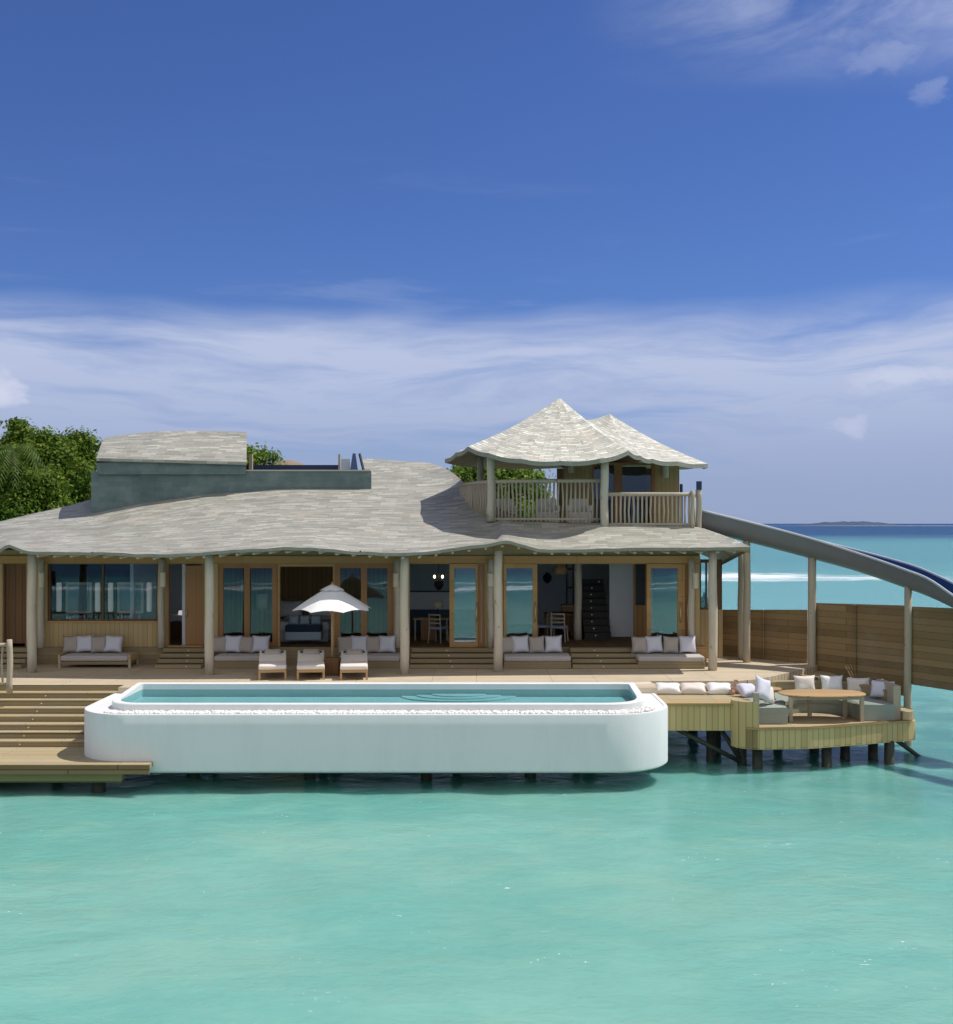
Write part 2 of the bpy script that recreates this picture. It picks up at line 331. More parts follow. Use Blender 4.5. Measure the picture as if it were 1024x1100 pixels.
M['pile'] = plain('dark wet pile', (0.055, 0.06, 0.045), 0.5, 0.4, 5.0, bump=0.02)
M['teak'] = planks('teak slats', (0.42, 0.27, 0.13), (0.56, 0.38, 0.20), 'x', 'y', 0.08, 2.0, 0.004, rough=0.55, weather=0.1)
M['white'] = None
def whitewall():
    m, t, p, out = newmat('white render'); co = t.new('ShaderNodeTexCoord').outputs['Object']
    n = t.noise(t.scale(co, (1.4, 1.4, 0.35)), 1.0, 6, 0.65); f = t.noise(co, 7.0, 5, 0.7); z = t.xyz(co)[2]
    col = t.mix(t.m('MULTIPLY', t.ss(n, 0.42, 0.75), 0.5), (0.78, 0.79, 0.79), (0.67, 0.69, 0.695)); col = t.mix(t.m('MULTIPLY', f, 0.16), col, (0.60, 0.63, 0.63)); dr = t.noise(t.scale(co, (6.0, 6.0, 0.5)), 1.0, 5, 0.7); col = t.mix(t.m('MULTIPLY', t.ss(dr, 0.52, 0.72), 0.10), col, (0.50, 0.53, 0.53)); col = t.mix(t.m('MULTIPLY', t.ss(t.m('ADD', z, t.m('MULTIPLY', dr, 0.10)), 0.17, 0.09), 0.4), col, (0.36, 0.42, 0.37))
    t.l.new(col, p.inputs['Base Color']); p.inputs['Roughness'].default_value = 0.75; t.l.new(t.bump(t.noise(co, 22.0, 5), 0.4, 0.004), p.inputs['Normal']); return m
M['white'] = whitewall()
M['pebble'] = plain('white pebble', (0.82, 0.80, 0.77), 0.5, 0.12, 5)
M['wallpaint'] = plain('bluish white plaster', (0.74, 0.77, 0.82), 0.8, 0.06, 2)
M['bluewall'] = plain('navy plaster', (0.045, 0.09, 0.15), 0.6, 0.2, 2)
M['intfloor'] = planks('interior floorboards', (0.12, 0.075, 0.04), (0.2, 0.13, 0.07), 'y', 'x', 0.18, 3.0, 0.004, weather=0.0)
M['ceil'] = planks('ceiling boards', (0.30, 0.22, 0.12), (0.42, 0.32, 0.19), 'x', 'y', 0.16, 4.0, 0.006, weather=0.0)
ST = [(0.18, (0.205, 0.207, 0.18)), (0.34, (0.285, 0.283, 0.242)), (0.5, (0.335, 0.332, 0.285)), (0.66, (0.385, 0.378, 0.325)), (0.86, (0.51, 0.50, 0.44))]
M['slate'] = slate('slate roof', ST)
ST2 = [(a, tuple(min(0.84, x*1.62) for x in c)) for a, c in ST]
M['slate_pale'] = slate('pale slate roof', ST2, w=0.42, h=0.12)
M['slate_edge'] = plain('slate edge', (0.30, 0.305, 0.255), 0.7, 0.3, 9, bump=0.03)
def greenstone():
    m, t, p, out = newmat('green slate cladding'); co = t.new('ShaderNodeTexCoord').outputs['Object']; s = t.xyz(co)
    b = t.new('ShaderNodeTexBrick'); t.put(b.inputs['Vector'], t.vec(t.m('ADD', s[0], s[1]), s[2])); b.inputs['Scale'].default_value = 1; b.inputs['Brick Width'].default_value = 0.55; b.inputs['Row Height'].default_value = 0.17
    b.inputs['Mortar Size'].default_value = 0.004; b.inputs['Color1'].default_value = (0, 0, 0, 1); b.inputs['Color2'].default_value = (1, 1, 1, 1)
    n = t.noise(co, 1.1, 6, 0.65); col = t.ramp(t.m('ADD', t.m('MULTIPLY', b.outputs['Color'], 0.13), t.m('MULTIPLY', n, 0.87)), [(0.25, (0.075, 0.115, 0.115)), (0.5, (0.125, 0.18, 0.178)), (0.78, (0.22, 0.27, 0.255))])
    t.l.new(col, p.inputs['Base Color']); p.inputs['Roughness'].default_value = 0.6; t.l.new(t.bump(t.noise(co, 12, 4), 0.5, 0.01), p.inputs['Normal']); return m
M['greenstone'] = greenstone()
M['slide'] = plain('grey painted shell', (0.155, 0.16, 0.17), 0.4, 0.10, 1.5, 0.4)
M['slide_in'] = plain('blue slide lining', (0.035, 0.085, 0.22), 0.3, 0.08, 2, 0.5)
M['slide_rim'] = plain('pale grey rim', (0.52, 0.56, 0.62), 0.35, 0.06, 2, 0.5)
M['glass'] = glass('door glass', 0.13, (0.78, 0.86, 0.88)); M['glass_soft'] = glass('bedroom door glass', 0.025, (0.80, 0.86, 0.87))
M['glass_dark'] = glass('window glass', 0.015, (0.84, 0.88, 0.92))
M['glass_side'] = glass('clear glass', 0.08, (0.8, 0.88, 0.9))
M['cloth_white'] = fabric('white canvas', (0.84, 0.84, 0.84)); M['cloth_beige'] = fabric('beige linen', (0.46, 0.41, 0.37)); M['cloth_grey'] = fabric('greige seat fabric', (0.50, 0.47, 0.45))
M['cloth_lav'] = fabric('white linen', (0.68, 0.68, 0.77)); M['cloth_cream'] = fabric('cream canvas', (0.76, 0.70, 0.64)); M['cloth_sage'] = fabric('grey green seat fabric', (0.30, 0.34, 0.30))
M['cloth_navy'] = fabric('navy fabric', (0.025, 0.04, 0.075)); M['cloth_sky'] = fabric('pale blue fabric', (0.34, 0.42, 0.50)); M['cloth_blue'] = fabric('blue sheet', (0.30, 0.34, 0.48))
M['dark'] = plain('dark metal', (0.025, 0.027, 0.035), 0.45, 0.2, 4); M['navymetal'] = plain('navy panel', (0.03, 0.045, 0.10), 0.4, 0.15, 2)
M['brass'] = plain('pale brass', (0.62, 0.47, 0.25), 0.35, 0.1, 6, metal=0.6)
M['lampbox'] = plain('cream lamp shade', (0.70, 0.64, 0.50), 0.7, 0.08, 5)
M['stairdark'] = plain('dark stained stair', (0.045, 0.04, 0.036), 0.6, 0.2, 3); M['bulb'] = glow('warm bulb', (1.0, 0.75, 0.4), 6.0); M['led'] = glow('step light', (0.9, 0.8, 0.65), 0.12)
M['lit'] = glow('lit white shade', (0.95, 0.92, 0.88), 0.5); M['lampshade'] = glow('lit shade', (0.95, 0.9, 0.8), 0.12)
M['mirror'] = plain('mirror face', (0.22, 0.29, 0.30), 0.08, 0.1, 2, 0.6); M['paleframe'] = plain('pale driftwood', (0.60, 0.57, 0.45), 0.7, 0.15, 8)
M['bluepot'] = plain('blue glaze', (0.03, 0.13, 0.28), 0.25, 0.15, 4, 0.6); M['terra'] = plain('pink terracotta', (0.50, 0.30, 0.22), 0.7, 0.12, 8)
M['thatch'] = plain('weathered thatch', (0.30, 0.22, 0.17), 0.9, 0.35, 6, bump=0.05)
M['bark'] = plain('bark', (0.12, 0.09, 0.06), 0.9, 0.3, 8, bump=0.04)
M['leaf'] = leafmat('broad leaves', (0.042, 0.078, 0.012), (0.12, 0.185, 0.026), (0.23, 0.30, 0.048))
M['leaf_b'] = leafmat('yellow green leaves', (0.075, 0.12, 0.018), (0.16, 0.24, 0.04), (0.27, 0.34, 0.07))
M['frond'] = leafmat('palm fronds', (0.04, 0.075, 0.018), (0.085, 0.135, 0.03), (0.15, 0.19, 0.06))
M['sand'] = plain('coral sand', (0.55, 0.48, 0.36), 0.9, 0.1, 1)
M['islet'] = plain('haze blue island scrub', (0.055, 0.085, 0.15), 0.9, 0.3, 0.02)  # distance haze mixed into the scrub colour as blue

def sea_mat():
    m, t, p, out = newmat('lagoon water'); pos = t.new('ShaderNodeNewGeometry').outputs['Position']; s = t.xyz(pos)
    wn = t.noise(t.scale(pos, (0.012, 0.03, 0)), 1.0, 4, 0.6); y = t.m('ADD', s[1], t.m('MULTIPLY', t.m('MULTIPLY', t.m('SUBTRACT', wn, 0.5), 0.5), t.m('ADD', t.m('ABSOLUTE', s[1]), 10.0)))
    near = (0.125, 0.345, 0.275); 
    pat = t.noise(t.scale(pos, (0.16, 0.33, 0)), 1.0, 5, 0.6, 0.6); pat2 = t.noise(t.scale(pos, (0.30, 0.62, 0)), 1.0, 5, 0.62, 1.0)
    col = t.mix(t.ss(pat, 0.36, 0.68), (0.145, 0.40, 0.345), (0.21, 0.45, 0.38)); col = t.mix(t.m('MULTIPLY', t.ss(pat2, 0.45, 0.70), 0.45), col, (0.29, 0.48, 0.38)); col = t.mix(t.m('MULTIPLY', t.ss(s[1], 24.0, 14.0), 0.35), col, (0.225, 0.465, 0.385))
    col = t.mix(t.ss(y, 25.0, 70.0), col, (0.15, 0.36, 0.38))
    far = t.ss(y, 300.0, 640.0); col = t.mix(t.ss(y, 75, 190), col, (0.11, 0.27, 0.325)); col = t.mix(far, col, (0.03, 0.075, 0.19))
    # reef edge and deep water on the open side too
    col = t.mix(t.ss(y, -4.0, -30.0), col, (0.06, 0.27, 0.27)); col = t.mix(t.ss(y, -46.0, -75.0), col, (0.016, 0.075, 0.16))
    col = t.mix(t.m('MULTIPLY', t.m('MULTIPLY', t.ss(y, 20.0, 25.5), t.ss(y, 40.0, 30.0)), 0.42), col, (0.10, 0.325, 0.285))     # deeper bottom along the villa
    # dark seabed patches, also painting in the dining platform's shadow and reflection
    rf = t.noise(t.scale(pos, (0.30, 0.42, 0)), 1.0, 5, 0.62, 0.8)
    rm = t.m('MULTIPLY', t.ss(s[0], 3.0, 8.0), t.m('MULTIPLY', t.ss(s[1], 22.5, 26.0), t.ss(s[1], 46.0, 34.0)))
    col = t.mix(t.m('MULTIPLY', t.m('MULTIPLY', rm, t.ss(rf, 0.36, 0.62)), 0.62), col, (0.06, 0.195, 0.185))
    rp = t.noise(t.scale(pos, (1.7, 4.4, 0)), 1.0, 5, 0.66, 1.2); col = t.mix(t.m('MULTIPLY', t.ss(rp, 0.55, 0.36), 0.15), col, (0.10, 0.30, 0.27)); col = t.mix(t.m('MULTIPLY', t.ss(rp, 0.58, 0.74), 0.26), col, (0.30, 0.48, 0.40))
    fn = t.m('ADD', t.m('MULTIPLY', t.noise(t.scale(pos, (0.06, 0.30, 0)), 1.0, 6, 0.65, 0.5), 0.5), t.m('MULTIPLY', t.noise(t.scale(pos, (0.22, 0.7, 0)), 1.0, 6, 0.7, 1.0), 0.5))
    def line(y0, half, x0, x1, xm):
        dd = t.m('ABSOLUTE', t.m('SUBTRACT', t.m('ADD', s[1], t.m('MULTIPLY', t.m('SUBTRACT', wn, 0.5), half*1.6)), y0))
        core = t.ss(t.m('ADD', t.m('DIVIDE', dd, half), t.m('MULTIPLY', t.m('SUBTRACT', fn, 0.47), 7.0)), 1.1, 0.2)
        return t.m('MULTIPLY', core, t.ss(s[0], x0, x1)) if xm is None else t.m('MULTIPLY', core, xm)
    foam_glint = line(128.0, 10.0, 44.0, 33.0, None); foam_glint = t.m('MAXIMUM', foam_glint, t.m('MULTIPLY', line(124.0, 7.0, 58.0, 40.0, None), 0.7))
    foam_glint = t.m('MAXIMUM', foam_glint, t.m('MULTIPLY', line(120.0, 4.0, 46.0, 30.0, None), 0.6)); foam_glint = t.m('MAXIMUM', foam_glint, line(-38.0, 4.2, -9999.0, -9990.0, None)); foam_glint = t.m('MAXIMUM', foam_glint, t.m('MULTIPLY', line(-47, 2.5, -9999.0, -9990.0, None), 0.6))
    foam_glint = t.m('MAXIMUM', foam_glint, t.m('MULTIPLY', line(2600.0, 260.0, 600.0, 900.0, None), 0.5))
    caps = t.m('MULTIPLY', t.ss(t.noise(t.scale(pos, (0.22, 0.5, 0)), 1.0, 3, 0.7), 0.76, 0.80), t.m('MULTIPLY', t.ss(y, 60, 110), t.m('MULTIPLY', t.ss(y, 420, 250), 0.55))); foam_glint = t.m('MAXIMUM', foam_glint, caps)
    fl = t.m('MULTIPLY', t.ss(t.noise(t.scale(pos, (7.0, 15.0, 0)), 1.0, 3, 0.6, 0.6), 0.665, 0.70), t.m('MULTIPLY', t.ss(t.noise(t.scale(pos, (0.55, 1.3, 0)), 1.0, 3, 0.6), 0.57, 0.64), t.ss(s[1], 40, 28)))  # sun glints painted as sparse white flecks on the near water
    foam_glint = t.m('MAXIMUM', foam_glint, t.m('MULTIPLY', fl, 0.85))
    col = t.mix(foam_glint, col, (0.80, 0.84, 0.86))
    h1 = t.noise(t.scale(pos, (0.7, 1.3, 0)), 1.0, 3, 0.5, 0.4); h2 = t.noise(t.scale(pos, (2.4, 4.2, 0)), 1.0, 4, 0.6, 0.5); h3 = t.noise(t.scale(pos, (8, 13, 0)), 1.0, 3, 0.6)
    h = t.m('ADD', t.m('MULTIPLY', h1, 0.40), t.m('ADD', t.m('MULTIPLY', h2, 0.22), t.m('MULTIPLY', h3, 0.06)))
    nrm = t.bump(h, 0.7, 0.17)
    t.n.remove(p); df = t.new('ShaderNodeSubsurfaceScattering', falloff='BURLEY'); t.l.new(col, df.inputs[0]); df.inputs['Scale'].default_value = 0.55; df.inputs['Radius'].default_value = (0.35, 1.0, 0.9); t.l.new(t.bump(h, 0.2, 0.09), df.inputs['Normal'])
    gl = t.new('ShaderNodeBsdfGlossy'); gl.inputs['Roughness'].default_value = 0.06; t.l.new(nrm, gl.inputs['Normal'])
    fr = t.new('ShaderNodeFresnel'); fr.inputs[0].default_value = 1.33; t.l.new(nrm, fr.inputs['Normal'])
    cap = t.m('ADD', 0.27, t.m('MULTIPLY', t.ss(t.m('ABSOLUTE', s[1]), 35, 180), -0.17))       # steep far waves mirror the sea before them, not the sky
    fac = t.m('MULTIPLY', t.m('MINIMUM', t.m('MULTIPLY', fr.outputs[0], 0.9), cap), t.m('SUBTRACT', 1.0, foam_glint))
    mx = t.new('ShaderNodeMixShader'); t.put(mx.inputs[0], fac); t.l.new(df.outputs[0], mx.inputs[1]); t.l.new(gl.outputs[0], mx.inputs[2]); t.l.new(mx.outputs[0], out.inputs[0]); return m
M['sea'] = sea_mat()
def pool_mat():
    m, t, p, out = newmat('pool water'); t.n.remove(p); co = t.new('ShaderNodeTexCoord').outputs['Object']
    tr = t.new('ShaderNodeBsdfTransparent'); tr.inputs[0].default_value = (0.60, 0.85, 0.88, 1)
    gl = t.new('ShaderNodeBsdfGlossy'); gl.inputs['Roughness'].default_value = 0.03
    bp = t.bump(t.noise(t.scale(co, (2.5, 4.5, 1)), 1.0, 4, 0.55), 0.5, 0.05); t.l.new(bp, gl.inputs['Normal'])
    fr = t.new('ShaderNodeFresnel'); fr.inputs[0].default_value = 1.33; t.l.new(bp, fr.inputs['Normal'])
    mx = t.new('ShaderNodeMixShader'); t.put(mx.inputs[0], t.m('MULTIPLY', fr.outputs[0], 0.40)); t.l.new(tr.outputs[0], mx.inputs[1]); t.l.new(gl.outputs[0], mx.inputs[2]); t.l.new(mx.outputs[0], out.inputs[0]); return m
M['poolwater'] = pool_mat()
M['pooltile'] = plain('pool plaster', (0.46, 0.58, 0.58), 0.5, 0.16, 1.3)

# ------------------------------------------------------------------ setting: sea, far islet, island ground
def build_sea():
    ys = np.concatenate([-np.geomspace(9000, 60, 30), np.linspace(-55, 8, 22), np.arange(9, 48, 0.17), np.linspace(48.3, 120, 90), np.geomspace(123, 14000, 60)])
    xp = np.concatenate([np.arange(0, 20, 0.2), np.linspace(20.5, 60, 50), np.geomspace(63, 9000, 40)]); xs = np.concatenate([-xp[:0:-1], xp])
    X, Y = np.meshgrid(xs, ys); Z = np.zeros_like(X)
    for k in range(26):
        lam = rng.uniform(0.7, 4.5); a = rng.normal(R(250), 0.75); ph = rng.uniform(0, 6.3); kk = 2*np.pi/lam
        Z += 0.0028*lam**0.9*np.sin(kk*(X*np.cos(a)+Y*np.sin(a))+ph+0.7*np.sin(0.35*X+0.2*Y+k))
    fade = np.clip((48-Y)/10, 0, 1)*np.clip((Y-8)/3, 0, 1)*np.clip((20-np.abs(X))/3, 0, 1); Z *= fade
    # the break on the reef stands up a little
    Z += 0.55*np.exp(-((Y-128)/3.0)**2)*np.clip((60-X)/12, 0, 1)*(X > -100)
    ny, nx = X.shape; V = np.stack([X, Y, Z], -1).reshape(-1, 3)
    i = np.arange(ny-1)[:, None]*nx+np.arange(nx-1)[None]; Fq = np.stack([i, i+1, i+nx+1, i+nx], -1).reshape(-1, 4)
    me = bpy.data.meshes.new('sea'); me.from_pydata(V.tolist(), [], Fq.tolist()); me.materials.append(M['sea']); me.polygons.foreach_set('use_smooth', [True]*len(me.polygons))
    o = bpy.data.objects.new('sea', me); C.objects.link(o); tag(o, kind='structure')
build_sea()
def mound(name, cx, cy_, rx, ry, h, z0, mat, n=40, rough=0.15, seed=0):
    mb = MB(); rings = []
    for r in np.linspace(1, 0.02, 9):
        ring = []
        for k in range(n):
            a = 2*math.pi*k/n; x = cx+rx*r*math.cos(a); y = cy_+ry*r*math.sin(a)
            nz = mnoise.noise((x/rx*5+seed, y/ry*4, seed)); z = z0+h*((1-r**2.6) + rough*nz*(1-r))
            ring.append((x, y, z))
        rings.append(ring)
    return mb.loft(rings, True, False, True).build(name, mat, None, True)
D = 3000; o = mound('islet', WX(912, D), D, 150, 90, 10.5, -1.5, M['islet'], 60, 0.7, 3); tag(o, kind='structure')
o = mound('island_ground', -46, 80, 46, 34, 2.6, -1.2, M['sand'], 50, 0.1, 1); tag(o, kind='structure')
o = mound('island_ground', -5, 66, 12, 16, 2.4, -1.2, M['sand'], 50, 0.1, 5); tag(o, kind='structure')

# ------------------------------------------------------------------ trees
def tree(name, label, x, y, z0, top, rx, ry, crown_h, n, leaf, mat, seed, size=0.34):
    rnd = random.Random(seed); root = thing(name, label, 'tree', (x, y, z0), 'island trees behind the villa')
    cz = top-crown_h/2
    tb = MB(); tb.tube([(x, y, z0), (x+0.2, y, z0+(cz-z0)*0.5), (x+0.1, y+0.1, cz)], [0.42, 0.3, 0.2], 9, 0.08)
    for k in range(8):
        a = rnd.uniform(0, 6.3); b = rnd.uniform(0.4, 0.75); e = Vector((x+rx*b*math.cos(a), y+ry*b*math.sin(a), cz+crown_h*rnd.uniform(-0.25, 0.3)))
        s = Vector((x+0.1, y, z0+(cz-z0)*rnd.uniform(0.55, 0.95))); tb.tube([s, s.lerp(e, 0.5)+Vector((0, 0, -0.2)), e], [0.15, 0.1, 0.04], 6)
    tb.build('trunk', M['bark'], root, True)
    # foliage: many small leaves gathered in clumps that fill an uneven crown
    clumps = []
    for k in range(int(80+rx*26)):
        u = rnd.gauss(0, 1); v = rnd.gauss(0, 1); w = rnd.gauss(0, 1); L = math.sqrt(u*u+v*v+w*w); rr = rnd.uniform(0.25, 1.0)
        c = Vector((x+rx*rr*u/L, y+ry*rr*v/L, cz+crown_h*0.5*rr*w/L)); clumps.append((c, rnd.uniform(0.35, 1.2)*rx*0.25))
    V = []; Fc = []
    for k in range(int(n*3.0)):
        c, r = clumps[rnd.randrange(len(clumps))]
        d = Vector((rnd.gauss(0, 1), rnd.gauss(0, 1), rnd.gauss(0, 1))).normalized(); p = c+Vector((d.x*1.15, d.y, d.z*0.8))*r*(rnd.uniform(0.3, 1.0) if rnd.random() < .72 else rnd.uniform(0.9, 1.65))
        nrm = (d+Vector((rnd.gauss(0, .5), rnd.gauss(0, .5), rnd.gauss(0.35, .5)))).normalized(); a = nrm.orthogonal().normalized(); a = Matrix.Rotation(rnd.uniform(0, 6.3), 3, nrm) @ a; b = nrm.cross(a)
        s = size*0.56*rnd.uniform(0.55, 1.3); i = len(V); q = p-root.location
        V += [q-a*s*0.6, q+b*s*0.33+nrm*s*0.06, q+a*s*0.6, q-b*s*0.33+nrm*s*0.06]; Fc.append((i, i+1, i+2, i+3))
    me = bpy.data.meshes.new('crown'); me.from_pydata([tuple(v) for v in V], [], Fc); me.materials.append(mat)
    o = bpy.data.objects.new('crown', me); C.objects.link(o); o.parent = root
def tr(label, px, py_top, D, wpx, hpx, n, seed, mat='leaf', z0=0.6, size=0.36, name='broadleaf_tree'):
    s = D/F; tree(name, label, WX(px, D), D, z0, WZ(py_top, D), wpx/2*s, wpx/2*s*0.8, hpx*s, n, None, M[mat], seed, size)
tr('dense green tree filling the left edge of the photo behind the roof', 4, 449, 62, 110, 170, 26000, 1)
tr('rounded green tree in front of the left treeline, tallest beside the roof end', 44, 453, 60, 108, 150, 24000, 2)
tr('green tree whose crown touches the left side of the slate clerestory box', 82, 466, 64, 78, 130, 18000, 3)
tr('low dark tree just above the slope of the left roof hip', 20, 500, 54, 110, 80, 12000, 4, 'leaf', size=0.32)
tr('low tree top showing behind the right side of the clerestory box', 262, 476, 66, 88, 80, 9000, 5, 'leaf_b')
tr('yellow green tree behind the left half of the upper pavilion', 530, 488, 58, 112, 84, 17000, 6, 'leaf_b')
tr('dark tree low behind the left railing of the upper pavilion', 495, 499, 62, 60, 70, 6000, 8)
def palm():
    D = 53; x = WX(14, D); z1 = WZ(484, D); root = thing('palm_tree', 'pale fronded palm poking out of the trees at the far left', 'palm tree', (x, D, 0.6))
    MB().tube([(x-0.6, D, 0.6), (x-0.3, D, z1*0.6), (x, D, z1)], [0.2, 0.16, 0.12], 8).build('trunk', M['bark'], root, True)
    rnd = random.Random(3); mb = MB()
    for k in range(15):
        a = k*2.4; L = rnd.uniform(1.8, 2.6); el = rnd.uniform(0.1, 1.0); pts = []
        for i in range(9):
            f = i/8; h = L*f*math.cos(el)*(1-0.15*f); pts.append(Vector((x+h*math.cos(a), D+h*math.sin(a), z1+L*f*math.sin(el)-1.5*f*f*L*0.62)))
        for i in range(8):
            d = (pts[i+1]-pts[i]); side = Vector((-math.sin(a), math.cos(a), 0)); wd = 0.42*math.sin(math.pi*min(1, (i+1.2)/9.5))
            for sg in (-1, 1):
                for q in (0, 0.5):
                    b0 = pts[i]+d*q; tip = b0+side*sg*wd+d*0.8+Vector((0, 0, -wd*0.7)); mb.face([b0, b0+d*0.28, tip])
    mb.build('fronds', M['frond'], root, normals=False)
palm()
def hut():
    D = 95; x = WX(308, D); z = WZ(494, D); root = thing('thatched_hut', 'distant thatched hut roof peeping over the roof terrace parapet', 'hut', (x, D, 0.8))
    MB().lathe(x, D, [(2.2, z-1.5), (1.9, z-0.8), (1.25, z-0.25), (0.5, z-0.03), (0.05, z)], 20).build('roof', M['thatch'], root, True)
    MB().lathe(x, D, [(1.6, 0.8), (1.6, z-1.3)], 16).build('wall', M['vboard'], root)
hut()

# ------------------------------------------------------------------ decks, steps and pool
ZD = 1.9; ZF = 2.4; DW = 33.4                          # deck level, house floor level, facade plane
def rrect(x0, x1, y0, y1, r, n=10):                    # r: radii of corners (x0y0, x1y0, x1y1, x0y1)
    pts = []
    for (cx, cy_, a0, rr) in ((x0, y0, 180, r[0]), (x1, y0, 270, r[1]), (x1, y1, 0, r[2]), (x0, y1, 90, r[3])):
        px = cx+(rr if cx == x0 else -rr); py = cy_+(rr if cy_ == y0 else -rr)
        e = 0.02
        a = R(a0); pts.append((px+rr*math.cos(a)+e*math.sin(a), py+rr*math.sin(a)-e*math.cos(a)))
        for k in range(n+1):
            a = R(a0+90*k/n); pts.append((px+rr*math.cos(a), py+rr*math.sin(a)))
        a = R(a0+90); pts.append((px+rr*math.cos(a)-e*math.sin(a), py+rr*math.sin(a)+e*math.cos(a)))
    return pts
def ring(p, z): return [(x, y, z) for x, y in p]

DECK = [(-24, 41), (-24, 29.0), (-9.15, 29.0), (-9.15, 28.52), (4.62, 28.52), (4.62, 29.7), (6.9, 29.7), (7.5, 30.0), (8.1, 30.6), (8.7, 31.3), (9.3, 32.0), (9.9, 32.7), (10.2, 33.2), (10.15, 34.0), (9.7, 34.6), (8.6, 35.2), (7.2, 35.4), (7.2, 41)]
o = MB().prism(DECK, ZD-0.22, ZD).build('pool_deck', M['deck']); tag(o, kind='structure')
# understructure of the deck in the dark
pt = thing('deck_piles', 'dark timber piles standing in the water below the long white pool', 'piles', (-4, 29, 0))
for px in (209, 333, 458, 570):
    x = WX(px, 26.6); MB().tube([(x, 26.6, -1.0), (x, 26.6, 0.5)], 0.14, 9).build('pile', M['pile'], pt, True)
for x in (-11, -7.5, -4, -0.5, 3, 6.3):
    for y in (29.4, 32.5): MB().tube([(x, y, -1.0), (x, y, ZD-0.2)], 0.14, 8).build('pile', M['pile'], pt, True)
st = thing('deck_steps', 'broad flight of timber steps going down to the water left of the pool', 'steps', (-13, 28, 0.7))
for k in range(7):
    y0 = 26.95+0.295*k; z = 0.7+0.15*(k+1); xr = -9.2
    b = MB(); b.box(-24, xr, y0-0.03, 29.0, z-0.035, z); b.bevel(0.008, 1); tr_ = b.build('tread', M['tread'], st)
    MB().box(-24, xr, y0+0.0, y0+0.04, z-0.15, z-0.035).build('riser', M['riser'], tr_)
    lx = WX(37-k*0+ (59-37)*(k/6), y0)
    MB().lathe(lx-0.35+0.02*k, y0-0.012, [(0.014, z-0.098), (0.022, z-0.085), (0.014, z-0.072)], 8).build('step_light', M['led'], tr_)
MB().box(-24, -9.2, 28.985, 28.995, ZD-0.15, ZD-0.03).build('riser', M['riser'], st)
lp = thing('landing_platform', 'low wooden landing with a dark wet edge below the left steps', 'landing', (-11, 26, 0))
o = MB().box(-24, -7.33, 24.98, 27.6, 0.60, 0.70).build('boards', M['tread'], lp)
MB().box(-24, -7.30, 24.90, 24.975, 0.50, 0.705).build('fascia', M['wetboard'], lp)
MB().box(-24, -7.96, 25.05, 25.3, 0.285, 0.598).build('beam', M['greenbeam'], lp)
for x in (-8.62, -12.5, -16): MB().tube([(x, 25.5, -1), (x, 25.5, 0.6)], 0.15, 9).build('pile', M['pile'], lp, True)

